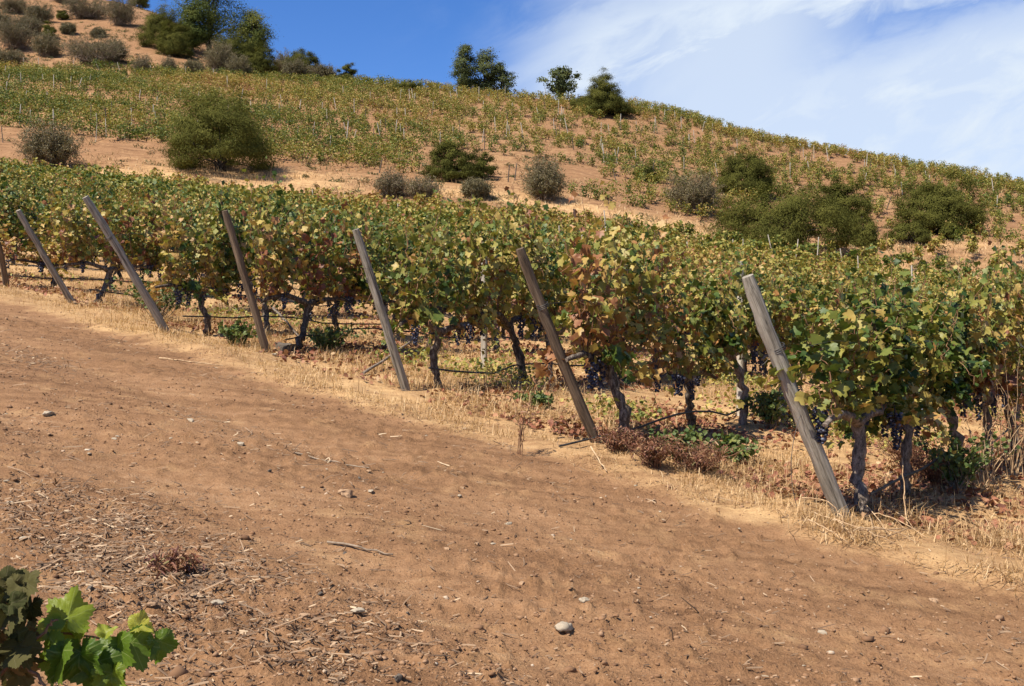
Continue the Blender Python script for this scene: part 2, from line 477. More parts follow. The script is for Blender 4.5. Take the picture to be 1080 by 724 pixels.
m, t, b = newmat('grape')
at = t.nodes.new('ShaderNodeAttribute'); at.attribute_name = 'rnd'
gr_ = ramp(t, [(0.0, (0.012, 0.011, 0.02)), (0.7, (0.036, 0.038, 0.062)), (1.0, (0.12, 0.13, 0.165))]); t.links.new(at.outputs['Fac'], gr_.inputs[0]); t.links.new(gr_.outputs[0], b.inputs['Base Color'])
b.inputs['Roughness'].default_value = 0.45; M_GRAPE = m

def stone_mat(name, c0, c1):
    m, t, b = newmat(name)
    tcn = t.nodes.new('ShaderNodeTexCoord')
    n = tmath(t, 'ADD', tmath(t, 'MULTIPLY', tnoise(t, tcn.outputs['Object'], 25, 6), 0.6), tmath(t, 'MULTIPLY', tnoise(t, tcn.outputs['Object'], 120, 3), 0.4))
    r = ramp(t, [(0.35, c0), (0.65, c1)])
    t.links.new(n, r.inputs[0]); t.links.new(r.outputs[0], b.inputs['Base Color'])
    bp = t.nodes.new('ShaderNodeBump'); bp.inputs['Strength'].default_value = 0.5; bp.inputs['Distance'].default_value = 0.006
    t.links.new(n, bp.inputs['Height']); t.links.new(bp.outputs[0], b.inputs['Normal'])
    b.inputs['Roughness'].default_value = 0.9
    return m
M_STONE = stone_mat('grey_stone', (0.25, 0.195, 0.13), (0.44, 0.37, 0.27))
M_STONETAN = stone_mat('tan_stone', (0.26, 0.15, 0.08), (0.42, 0.28, 0.165))
M_STONEDK = stone_mat('dark_stone', (0.06, 0.05, 0.04), (0.15, 0.12, 0.09))

# the earth: one material, a per-vertex map tells how grassy it is
def earth_mat():
    m, t, b = newmat('earth')
    tcn = t.nodes.new('ShaderNodeTexCoord')
    P = tcn.outputs['Object']
    ga = t.nodes.new('ShaderNodeAttribute'); ga.attribute_name = 'grass'
    ha = t.nodes.new('ShaderNodeAttribute'); ha.attribute_name = 'stony'
    mp = t.nodes.new('ShaderNodeMapping')                       # drawn out along the wheel tracks
    mp.inputs['Rotation'].default_value = (0, 0, R(43))
    mp.inputs['Scale'].default_value = (0.35, 1.5, 1)
    t.links.new(P, mp.inputs['Vector'])
    a1 = tnoise(t, mp.outputs[0], 1.6, 8, 0.6)
    mp2 = t.nodes.new('ShaderNodeMapping')
    mp2.inputs['Rotation'].default_value = (0, 0, R(43))
    mp2.inputs['Scale'].default_value = (0.22, 3.2, 1)
    t.links.new(P, mp2.inputs['Vector'])
    a4 = tnoise(t, mp2.outputs[0], 2.2, 6, 0.6)
    a1 = tmath(t, 'ADD', tmath(t, 'MULTIPLY', a1, 0.5), tmath(t, 'MULTIPLY', a4, 0.5))
    a2 = tnoise(t, P, 9, 8, 0.68)
    a3 = tnoise(t, P, 70, 4, 0.7)
    v = tmath(t, 'ADD', tmath(t, 'MULTIPLY', a1, 0.46), tmath(t, 'ADD', tmath(t, 'MULTIPLY', a2, 0.27), tmath(t, 'MULTIPLY', a3, 0.35)))
    ka = t.nodes.new('ShaderNodeAttribute'); ka.attribute_name = 'track'
    v = tmath(t, 'ADD', v, tmath(t, 'ADD', tmath(t, 'MULTIPLY', ka.outputs['Fac'], 0.03), tmath(t, 'MULTIPLY', tmath(t, 'SUBTRACT', a4, 0.51), 0.08)))
    soil = ramp(t, [(0.40, (0.080, 0.042, 0.022)), (0.46, (0.155, 0.081, 0.039)), (0.53, (0.224, 0.120, 0.058)), (0.61, (0.280, 0.156, 0.078)), (0.72, (0.36, 0.225, 0.126))])
    t.links.new(v, soil.inputs[0])
    gras = ramp(t, [(0.38, (0.21, 0.105, 0.05)), (0.47, (0.37, 0.215, 0.10)), (0.57, (0.50, 0.32, 0.15)), (0.75, (0.60, 0.42, 0.22))])
    t.links.new(v, gras.inputs[0])
    gm = tmath(t, 'ADD', ga.outputs['Fac'], tmath(t, 'MULTIPLY', tmath(t, 'SUBTRACT', tnoise(t, P, 2.6, 7, 0.65), 0.54), 1.9), True)
    c = tmix(t, gm, soil.outputs[0], gras.outputs[0])
    # small dark crumbs and pale grit
    vo = t.nodes.new('ShaderNodeTexVoronoi'); vo.inputs['Scale'].default_value = 58
    t.links.new(P, vo.inputs['Vector'])
    crumb = ramp(t, [(0.0, (1, 1, 1)), (0.16, (1, 1, 1)), (0.24, (0, 0, 0))])
    t.links.new(vo.outputs['Distance'], crumb.inputs[0])
    pick = t.nodes.new('ShaderNodeSeparateColor')
    t.links.new(vo.outputs['Color'], pick.inputs[0])
    few = tmath(t, 'GREATER_THAN', pick.outputs[0], 0.62)
    vo2 = t.nodes.new('ShaderNodeTexVoronoi'); vo2.inputs['Scale'].default_value = 26
    t.links.new(P, vo2.inputs['Vector'])
    pk2 = t.nodes.new('ShaderNodeSeparateColor')
    t.links.new(vo2.outputs['Color'], pk2.inputs[0])
    fl = tmath(t, 'MULTIPLY', tmath(t, 'LESS_THAN', tmath(t, 'ADD', vo2.outputs['Distance'], tmath(t, 'MULTIPLY', tmath(t, 'SUBTRACT', a3, 0.5), 0.5)), 0.17), tmath(t, 'GREATER_THAN', pk2.outputs[0], 0.70))
    c = tmix(t, tmath(t, 'MULTIPLY', fl, tmath(t, 'MULTIPLY', ha.outputs['Fac'], 0.55), True), c, (0.085, 0.045, 0.024))
    cf = tmath(t, 'MULTIPLY', tmath(t, 'MULTIPLY', crumb.outputs[0], few), ha.outputs['Fac'], True)
    grit = tmix(t, pick.outputs[1], (0.07, 0.038, 0.022), (0.40, 0.28, 0.175))
    c = tmix(t, tmath(t, 'MULTIPLY', cf, 0.75), c, grit)
    t.links.new(c, b.inputs['Base Color'])
    b.inputs['Roughness'].default_value = 0.95
    b.inputs['Specular IOR Level'].default_value = 0.1
    hgt = tmath(t, 'ADD', tmath(t, 'ADD', tmath(t, 'MULTIPLY', a2, 0.6), tmath(t, 'MULTIPLY', a3, 0.5)), tmath(t, 'MULTIPLY', cf, 0.45))
    bp = t.nodes.new('ShaderNodeBump'); bp.inputs['Strength'].default_value = 0.9; bp.inputs['Distance'].default_value = 0.028
    t.links.new(hgt, bp.inputs['Height']); t.links.new(bp.outputs[0], b.inputs['Normal'])
    return m
M_EARTH = earth_mat()

# ------------------------------------------------------------------ ground sheet
def build_ground():
    d = [-40, -30, -20, -12, -6, -3, -1, 0, 0.6, 1.1]
    v = 1.5
    while v < 26: d.append(v); v *= 1.0062
    while v < 260: d.append(v); v *= 1.0105
    while v < 700: d.append(v); v *= 1.04
    d = np.array(d + [700.0])
    nc = 760
    s = np.linspace(-1, 1, nc)
    s = np.sign(s) * np.abs(s) ** 1.25
    X = s[None, :] * (1.05 * np.maximum(d, 0) + 6.5)[:, None]
    Y = np.repeat(d[:, None], nc, 1)
    Z = H(X, Y)
    nr = len(d)
    idx = np.arange(nr * nc).reshape(nr, nc)
    F = np.stack([idx[:-1, :-1], idx[:-1, 1:], idx[1:, 1:], idx[1:, :-1]], -1).reshape(-1, 4)
    V = np.stack([X, Y, Z], -1).reshape(-1, 3)
    x, y = V[:, 0], V[:, 1]
    sw = sdist(x, y) + edge_wobble(x, y)
    g = sstep(-0.10, 0.30, sw) * (0.80 + 0.5 * fbm(x * 0.7, y * 0.7, 3, 71))
    hill = sstep(66, 74, y)
    # the dry grass belt along the foot of the hill, bare reddish soil above
    belt = np.exp(-((y - 77 - 3.5 * fbm(x * 0.06, y * 0.02, 2, 77)) / 4.2) ** 2) * np.clip(0.58 + 1.5 * fbm(x * 0.13, y * 0.3, 4, 78), 0, 1) * (1 - .5 * sstep(.1, .35, x / np.maximum(y, 1)))
    g = g * (1 - hill) + hill * np.clip(belt + 0.02 + 0.5 * fbm(x * 0.08, y * 0.1, 4, 79), 0, 1)
    st = 0.35 + 0.9 * sstep(-3.3, -4.0, sdist(x, y)) * 1.0 + 0.6 * vnoise(x * 0.5, y * 0.5, 90)
    st = st * (1 - 0.6 * sstep(0, 0.4, sw)) * (1 - sstep(35, 60, y))
    s_ = sdist(x, y) + .12 * fbm(tdist(x, y) * .35, 0 * x, 2, 95)
    tk = np.exp(-((s_ + 1.75) / .30) ** 2) + np.exp(-((s_ + 3.35) / .30) ** 2) - .5 * np.exp(-((s_ + 2.5) / .25) ** 2) - .5 * np.exp(-((s_ + .95) / .3) ** 2)
    tk = tk * (1 - sstep(30, 60, y))
    fc = V[F].mean(1)
    fs = sdist(fc[:, 0], fc[:, 1]) + edge_wobble(fc[:, 0], fc[:, 1])
    hillf = fc[:, 1] > 71
    sel = {'dirt_road': (fs < 0.05) & (fs > -5.6) & ~hillf, 'roadside_ground': (fs <= -5.6) & ~hillf,
           'vineyard_ground': (fs >= 0.05) & ~hillf, 'hillside': hillf}
    for name, k in sel.items():
        f = F[k]
        uq, inv = np.unique(f, return_inverse=True)
        me = raw_mesh(name, V[uq], np.zeros((0, 3), int), inv.reshape(-1, 4), M_EARTH, True,
                      {'grass': ('POINT', g[uq]), 'stony': ('POINT', st[uq]), 'track': ('POINT', tk[uq])})
        tag(link(name, me), kind='structure')
build_ground()

# ------------------------------------------------------------------ leaves
def leaf_template(n, rings, lobed=True, serr=0.0, sinus=(0.52, 0.46)):
    th = np.linspace(-PI, PI, n, endpoint=False) + PI / n
    a = np.abs(np.degrees(th))                               # 0 = tip, 180 = stalk
    r = np.interp(a, [0, 27, 55, 84, 112, 150, 172, 180], [1.0, sinus[0], 0.95, sinus[1], 0.82, 0.60, 0.46, 0.08]) if lobed else np.interp(a, [0, 90, 180], [1, .6, .7])
    if serr: r = r * (1 + serr * np.where(np.arange(n) % 2 == 0, 1, -1))
    x, y = np.sin(th) * r, np.cos(th) * r
    V = [np.array([[0, 0, 0]])]
    for k in rings: V.append(np.stack([x * k, y * k, 0 * x], -1))
    V = np.vstack(V)
    V[:, 2] = 0.30 * np.abs(V[:, 0]) - 0.22 * V[:, 1] ** 2 - 0.10 * V[:, 0] ** 2 + 0.07 * np.sin(V[:, 0] * 7 + 1) * np.sin(V[:, 1] * 6)
    F = [[0, 1 + i, 1 + (i + 1) % n] for i in range(n)]
    for q in range(len(rings) - 1):
        o, p = 1 + q * n, 1 + (q + 1) * n
        for i in range(n):
            j = (i + 1) % n
            F += [[o + i, p + i, p + j], [o + i, p + j, o + j]]
    return V * 0.6, np.array(F)
T_HI = leaf_template(64, [0.3, 0.62, 1.0], True, 0.055, (0.70, 0.64))
T_MID = leaf_template(18, [1.0])
T_FEATH = None
T_CURL = (T_HI[0] * np.array([1, 1, 1.9]), T_HI[1])
T_LOW = (np.array([[-.42, -.35, .10], [0, -.5, 0], [.42, -.35, .10], [.40, .3, .06], [0, .6, -.12], [-.40, .3, .06]]),
         np.array([[0, 1, 4, 5], [1, 2, 3, 4]]))
T_FEATH = (T_LOW[0] * np.array([.42, 1.5, .8]), T_LOW[1])
def vein_attr(me, tmpl, m):
    me.attributes.new('lu', 'FLOAT', 'POINT').data.foreach_set('value', np.tile(tmpl[0][:, 0] / .6, m).astype(np.float32))
    me.attributes.new('lv', 'FLOAT', 'POINT').data.foreach_set('value', np.tile(tmpl[0][:, 1] / .6, m).astype(np.float32))
def add_veins(m, col, amount):
    t = m.node_tree
    b = t.nodes['Principled BSDF']
    A = []
    for k in ('lu', 'lv'):
        n = t.nodes.new('ShaderNodeAttribute'); n.attribute_name = k; A.append(n.outputs['Fac'])
    total = None
    v0 = tmath(t, 'ADD', A[1], 0.08)
    for deg in (0, 52, -52, 110, -110):
        cx_, sy_ = math.sin(R(deg)), math.cos(R(deg))
        al = tmath(t, 'ADD', tmath(t, 'MULTIPLY', A[0], cx_), tmath(t, 'MULTIPLY', v0, sy_))
        pe = tmath(t, 'ABSOLUTE', tmath(t, 'SUBTRACT', tmath(t, 'MULTIPLY', A[0], sy_), tmath(t, 'MULTIPLY', v0, cx_)))
        side = tmath(t, 'PINGPONG', tmath(t, 'ADD', al, tmath(t, 'MULTIPLY', pe, -0.8)), 0.085)       # side veins run off at a slant
        sv = tmath(t, 'MULTIPLY', tmath(t, 'LESS_THAN', side, 0.007), tmath(t, 'LESS_THAN', pe, 0.22))
        v = tmath(t, 'MAXIMUM', tmath(t, 'LESS_THAN', pe, 0.016), tmath(t, 'MULTIPLY', sv, 0.45))
        v = tmath(t, 'MULTIPLY', v, tmath(t, 'GREATER_THAN', al, 0.0))
        total = v if total is None else tmath(t, 'MAXIMUM', total, v)
    src = b.inputs['Base Color'].links[0].from_socket
    t.links.new(tmix(t, tmath(t, 'MULTIPLY', total, amount), src, col), b.inputs['Base Color'])
    bp = t.nodes.new('ShaderNodeBump'); bp.inputs['Strength'].default_value = 0.5; bp.inputs['Distance'].default_value = 0.004
    bp.invert = True
    tcn = t.nodes.new('ShaderNodeTexCoord')
    t.links.new(tmath(t, 'ADD', total, tnoise(t, tcn.outputs['Object'], 90, 3)), bp.inputs['Height'])
    t.links.new(bp.outputs[0], b.inputs['Normal'])
add_veins(M_SHOOT, (0.30, 0.36, 0.10), 0.6)
add_veins(M_DULL, (0.13, 0.11, 0.06), 0.4)
def scatter(mb, tmpl, pos, nor, tip, size, a, wob=0.0, rg=None):
    """puts a copy of the leaf at every pos, facing nor, tip pointing along tip"""
    V, F = tmpl
    m = len(pos)
    n = nrm(nor)
    y = tip - n * np.sum(tip * n, -1, keepdims=True)
    y = nrm(y + 1e-6)
    x = np.cross(y, n)
    Bm = np.stack([x, y, n], -1)                              # m,3,3
    Vs = np.broadcast_to(V, (m,) + V.shape).copy()
    if wob: Vs[..., 2] *= (1 + (rg or rng).normal(0, wob, (m, 1)))
    P = np.einsum('mij,mkj->mki', Bm, Vs) * np.asarray(size).reshape(-1, 1, 1) + pos[:, None, :]
    K = len(V)
    Fs = (F[None] + (np.arange(m) * K)[:, None, None]).reshape(-1, F.shape[1])
    mb.add(P.reshape(-1, 3), Fs, np.repeat(a, len(F)))

# ------------------------------------------------------------------ grapevine: trunk with two arms, canes, foliage, grapes (x runs along the row)
def vine_parts(seed, nshoot=17, lean=0.1, hang=0.40, autumn=0.0, hgt=1.0, leaf=0.104, hd0=0.74):
    g = np.random.default_rng(seed)
    hd = hd0 + g.uniform(-.04, .04)
    tb = MB()
    top = np.array([g.normal(0, .03), g.normal(0, .03), hd])
    foot = np.array([-lean + g.normal(0, .04), g.normal(0, .05), -0.12])
    p = curve(foot, top, (g.normal(0, .07), g.normal(0, .05), 0), 15, 0.011, g)
    rad = np.linspace(.038, .030, 15) * (1 + 0.35 * g.random(15)); rad[:2] *= 1.25; rad[-2:] *= 1.35
    tube(tb, p, rad, 10, 0.5, 0.28, True, g)
    arms = []
    for sgn in (-1, 1):
        L = g.uniform(.58, .76)
        q = curve(top - (0, 0, .03), top + np.array([sgn * L, g.normal(0, .04), g.uniform(-.02, .06)]), (0, g.normal(0, .03), g.uniform(.03, .09)), 9, 0.010, g)
        tube(tb, q, np.linspace(.038, .018, 9), 7, 0.5, 0.22, True, g)
        arms.append(q)
    cb, fb = MB(), MB()
    pos, nor, tip, siz, aa = [], [], [], [], []
    bunch = []
    for k in range(nshoot):
        arm = arms[k % 2]
        st = arm[g.integers(1, 9)] + g.normal(0, .012, 3)
        kind = g.random()
        side = 1 if g.random() < .5 else -1
        if kind < 0.60:      # upright, flopping over near its top
            L = g.uniform(.70, 1.15) * hgt * (1.28 if g.random() < .12 else 1)
            end = st + np.array([g.normal(0, .22), side * g.uniform(.02, .26), L])
            bend = np.array([g.normal(0, .08), -side * g.uniform(0, .06), g.uniform(0, .10)])
        elif kind < 0.79:     # arching out and down
            L = g.uniform(.6, .9)
            end = st + np.array([g.normal(0, .28), side * g.uniform(.28, .46), g.uniform(.05, .45)])
            bend = np.array([0, 0, g.uniform(.20, .34)])
        else:                # hanging
            end = st + np.array([g.normal(0, .25), side * g.uniform(.15, .30), -hang * g.uniform(.2, 1.1)])
            bend = np.array([0, side * .06, .16])
        nn = 22
        q = curve(st, end, bend, nn, 0.014, g)
        tube(cb, q, np.linspace(.0055, .0022, nn), 4, g.random(), 0, False, g)
        sh = g.normal(0, .17)
        for i in range(1, nn):
            for rep in range(2 + (g.random() < .5) if i < nn - 4 else 1):
                if g.random() < 0.12: continue
                az = g.uniform(0, 2 * PI)
                off = np.array([math.cos(az) * .75, math.sin(az) + .25 * side, g.uniform(-.35, .5)])
                ps = q[i] + nrm(off) * g.uniform(.04, .13)
                outw = np.array([0.25 * (ps[0] - st[0]) + g.normal(0, .4), 2.2 * ps[1] + g.normal(0, .35), 0])
                pos.append(ps)
                nor.append(nrm(outw) * .8 + np.array([0, 0, .7]) + g.normal(0, .5, 3))
                tip.append(nrm(outw) * .5 + np.array([0, 0, -.85]) + g.normal(0, .35, 3))
                f = i / nn
                siz.append(leaf * g.uniform(.5, 1.18) * (1.0 if f < .75 else 0.75))
                aa.append(0.53 + autumn + sh - .16 * f + g.normal(0, .12) + (0.25 if g.random() < .09 else 0) + 0.08 * (ps[2] < 0.9))
        if g.random() < .3: bunch.append(st + np.array([g.normal(0, .06), side * g.uniform(.03, .12), g.uniform(-.05, .05)]))
    scatter(fb, T_MID, np.array(pos), np.array(nor), np.array(tip), np.array(siz), np.clip(aa, 0.02, .98), 1.1, g)
    return tb, cb, fb, bunch[:5]

def icos(n=1):
    p = (1 + 5 ** .5) / 2
    V = nrm(np.array([[-1, p, 0], [1, p, 0], [-1, -p, 0], [1, -p, 0], [0, -1, p], [0, 1, p], [0, -1, -p], [0, 1, -p], [p, 0, -1], [p, 0, 1], [-p, 0, -1], [-p, 0, 1]]))
    F = [[0, 11, 5], [0, 5, 1], [0, 1, 7], [0, 7, 10], [0, 10, 11], [1, 5, 9], [5, 11, 4], [11, 10, 2], [10, 7, 6], [7, 1, 8], [3, 9, 4], [3, 4, 2], [3, 2, 6], [3, 6, 8], [3, 8, 9], [4, 9, 5], [2, 4, 11], [6, 2, 10], [8, 6, 7], [9, 8, 1]]
    V = list(map(tuple, V))
    for _ in range(n):
        mid = {}; G = []
        def mp_(a, b):
            k = (min(a, b), max(a, b))
            if k not in mid:
                q = nrm((np.array(V[a]) + np.array(V[b])) / 2)
                V.append(tuple(q)); mid[k] = len(V) - 1
            return mid[k]
        for a, b, c in F:
            x, y, z = mp_(a, b), mp_(b, c), mp_(c, a)
            G += [[a, x, z], [b, y, x], [c, z, y], [x, y, z]]
        F = G
    return np.array(V), np.array(F)
ICO0, ICO1, ICO2 = icos(0), icos(1), icos(2)

def bunch_mesh(seed):
    g = np.random.default_rng(seed)
    mb = MB()
    for k in range(46):
        f = g.random()
        r = .042 * (1 - .75 * f) + .006
        az = g.uniform(0, 2 * PI)
        c = np.array([math.cos(az) * r * g.uniform(.5, 1), math.sin(az) * r * g.uniform(.5, 1), -f * .17])
        mb.add(ICO1[0] * g.uniform(.0085, .0115) + c, ICO1[1], g.random())
    tube(mb, [[0, 0, .05], [0, 0, 0], [0, 0, -.1]], .003, 4, .1)
    return mb.mesh('grape_bunch', M_GRAPE, True)
BUNCHES = [bunch_mesh(s) for s in (1, 2, 3)]

VINES = []
for k in range(9):
    tb, cb, fb, bu = vine_parts(100 + k, nshoot=[20, 23, 20, 23, 21, 19, 21, 20, 23][k], lean=[.16, .05, .22, -.05, .1, .02, .12, -.1, .08][k],
                                autumn=[.02, -.06, .20, -.02, .24, .08, -.12, .06, .0][k], hd0=[.70, .58, .60, .70, .58, .56, .70, .60, .58][k], hgt=[1.0, 1.17, 1.06, 1.08, 1.13, 1.0, 1.03, 1.1, 1.17][k])
    VINES.append((tb.mesh('vine_trunk', M_BARK if k % 3 else M_BARKPALE, True), cb.mesh('vine_cane', M_CANE, True), fb.mesh('vine_foliage', M_VINE), bu))

def place_vine(x, y, rz, var, label, group, detail):
    tr, ca, fo, bu = VINES[var]
    e = empty('grapevine', (x, y, Hf(x, y)), rz)
    tag(e, label, 'grapevine', group)
    link('trunk', tr, e)
    link('foliage', fo, e)
    if detail:
        link('canes', ca, e)
        for i, b_ in enumerate(bu):
            o = link('grape_bunch', BUNCHES[i % 3], e, b_, (0, 0, i * 1.3))
            o.scale = (1.15, 1.15, 1.15)
    return e

# ------------------------------------------------------------------ end posts, leaning out over the road
# (foot px, foot py) on the photo's ground, head offset, radius, look, label
post_spec = [
 ((890, 545), (788, 292), 0.955, .062, M_POST, 'thick grey round end post leaning beside the rightmost grapevines, wound with two wire ties', 2),
 ((630, 467), (548, 262), 0.955, .050, M_POSTDK, 'dark brown leaning end post with its upper half buried in reddish vine leaves', 1),
 ((428, 412), (375, 242), 0.965, .050, M_POST, 'grey-green leaning end post with a grey stick lying across its foot', 1),
 ((281, 372), (237, 222), 0.97, .052, M_POSTDK, 'dark brown leaning end post standing against a rock at its foot', 0),
 ((174, 350), (90, 208), 0.95, .055, M_POST, 'long pale grey end post, the most steeply slanted, over dry grass at the road edge', 1),
 ((77, 320), (19, 222), 0.96, .050, M_POST, 'greenish grey leaning end post second from the left edge of the photo', 0),
 ((7, 302), (-2, 255), 0.98, .055, M_POSTDK, 'short brown upright post at the left edge of the photo', 0),
]
post_feet = []
def ring(c, ax, r, rw, mb, turns=1.6):
    ax = nrm(ax); u = nrm(np.cross(ax, (0.2, 0.9, 0.1))); v = np.cross(ax, u)
    th = np.linspace(0, turns * 2 * PI, int(20 * turns))
    p = c + np.outer(np.cos(th), u) * r + np.outer(np.sin(th), v) * r + np.outer(th / (2 * PI) * .014, ax)
    tube(mb, p, rw, 5, .5)
for k, (ft, hd, dr, rad, mat, lab, ties) in enumerate(post_spec):
    x, y, z = hit(*ft)
    post_feet.append((x, y))
    head = up(hd[0], hd[1], y * dr)
    foot = np.array([x, y, z])
    e = empty('end_post', foot)
    tag(e, lab, 'post', 'leaning end posts of the vine rows')
    g = np.random.default_rng(40 + k)
    axw = head - foot
    L = float(np.linalg.norm(axw))
    qt = Vector((0, 0, 1)).rotation_difference(Vector(axw))
    e.rotation_mode = 'QUATERNION'
    e.rotation_quaternion = qt
    inv = np.array(qt.inverted().to_matrix())
    ax = np.array([0, 0, L])
    pts = curve((0, 0, -.25), ax, (g.normal(0, .014), g.normal(0, .014), 0), 18, .003, g)
    mb = MB()
    rr = rad * .90 * np.linspace(1.06, .90, 18) * (1 + g.normal(0, .020, 18))
    rr[-1] *= .84
    tube(mb, pts, rr, 20, .5, .055, True, g)
    link('shaft', mb.mesh('post_shaft', mat, True), e)
    for q in range(ties):
        tb = MB()
        f = [.70, .51][q] + g.uniform(-.02, .02)
        ring(ax * f, ax, rad * .99, .0032, tb, 3.2)
        if k == 0:
            side = np.array([-1, -.3, 0])
            tube(tb, curve(ax * f + side * rad, ax * f + side * rad * 2.4 + np.array([0, 0, -.03]), (0, 0, -.01), 6), .0022, 4, .5)
        link('wire_tie', tb.mesh('wire_tie', M_WIRE, True), e)
    if k == 0:
        wb = MB()
        s0 = ax * .44 + inv @ np.array([-.03, -.072, 0])
        tube(wb, curve(s0, s0 + inv @ np.array([-.05, -.10, -.62]), inv @ np.array([-.06, -.03, 0]), 12), .0022, 4, .5)
        ring(ax * .34, ax, rad * 1.07, .0028, wb, 2.2)
        link('loose_wire', wb.mesh('loose_wire', M_WIRE, True), e)

# ------------------------------------------------------------------ rows of vines in the lower field
rows = {}
for k in range(-1, 30):
    if 0 <= k <= 6: b_ = np.array(post_feet[k])
    else: b_ = np.array(post_feet[0]) + STEP * k if k < 0 else np.array(post_feet[5]) + STEP * (k - 5)
    rows[k] = b_
cand = []
for k, b_ in rows.items():
    g = np.random.default_rng(900 + k)
    t_ = {0: .36, 1: .28, 2: .50, 3: .62, 4: .60, 5: .6}.get(k, .7)
    i = 0
    while t_ < 90:
        p = b_ + ROWDIR * t_ + g.normal(0, .05, 2)
        if p[1] > 69 + 1.5 * math.sin(p[0] * .13) + 8 * float(sstep(.22, .38, p[0] / p[1])): break
        u = p[0] / p[1]
        if abs(u) < 0.466 * 1.38 + 1.3 / p[1]:
            cand.append((p[1], p[0], k, i, g.random()))
        t_ += g.uniform(1.15, 1.45)
        i += 1
def thin(x, y):    # the right end of the field is patchy
    return sstep(44, 58, y) * sstep(0.20, 0.36, x / y)
cand.sort()
inside = [c for c in cand if abs(c[1] / c[0]) < .466 * 1.04 + 1.0 / c[0]]
near = inside[:285]
far = [c for c in cand if c not in set(near)]
ROWRZ = math.atan2(ROWDIR[1], ROWDIR[0])
rowname = {0: 'behind the thick grey post on the right', 1: 'behind the dark post buried in reddish leaves', 2: 'behind the grey-green post with the stick at its foot',
           3: 'behind the dark post with a rock at its foot', 4: 'behind the long pale slanted post', 5: 'behind the greenish grey post near the left edge', 6: 'behind the short brown post at the left edge'}
look = ['yellow-green', 'dark-leaved green', 'reddish yellow', 'tall green', 'rust-tinged', 'low yellowing', 'deep green', 'olive green', 'tall leafy']
order = ['first', 'second', 'third', 'fourth', 'fifth']
for (y, x, k, i, r_) in near:
    g = np.random.default_rng(int(abs(x * 1000) + y * 77))
    var = {(0, 0): 0, (0, 1): 3, (0, 2): 6, (1, 0): 4, (1, 1): 2, (2, 0): 8, (2, 1): 7, (0, 3): 3, (3, 0): 2, (4, 0): 4, (5, 0): 2}.get((k, i), int(g.integers(0, 9)))
    if k in rowname and i < 4:
        lab = '%s grapevine, %s vine %s' % (look[var], order[i], rowname[k]); grp = 'grapevines at the road end of the rows'
    else:
        lab = 'leafy grapevine deeper in the lower vineyard, behind the first vines of each row'; grp = 'grapevines deeper in the lower vineyard'
    det = y < 21
    e = place_vine(x, y, ROWRZ + (PI if g.random() < .5 and not (k, i) == (0, 0) else 0) + g.normal(0, .06), var, lab, grp, det)
    sc = g.uniform(.86, 1.12)
    if y > 16: sc *= g.uniform(.88, 1.02)
    e.scale = (1.0, g.uniform(.92, 1.15), sc)

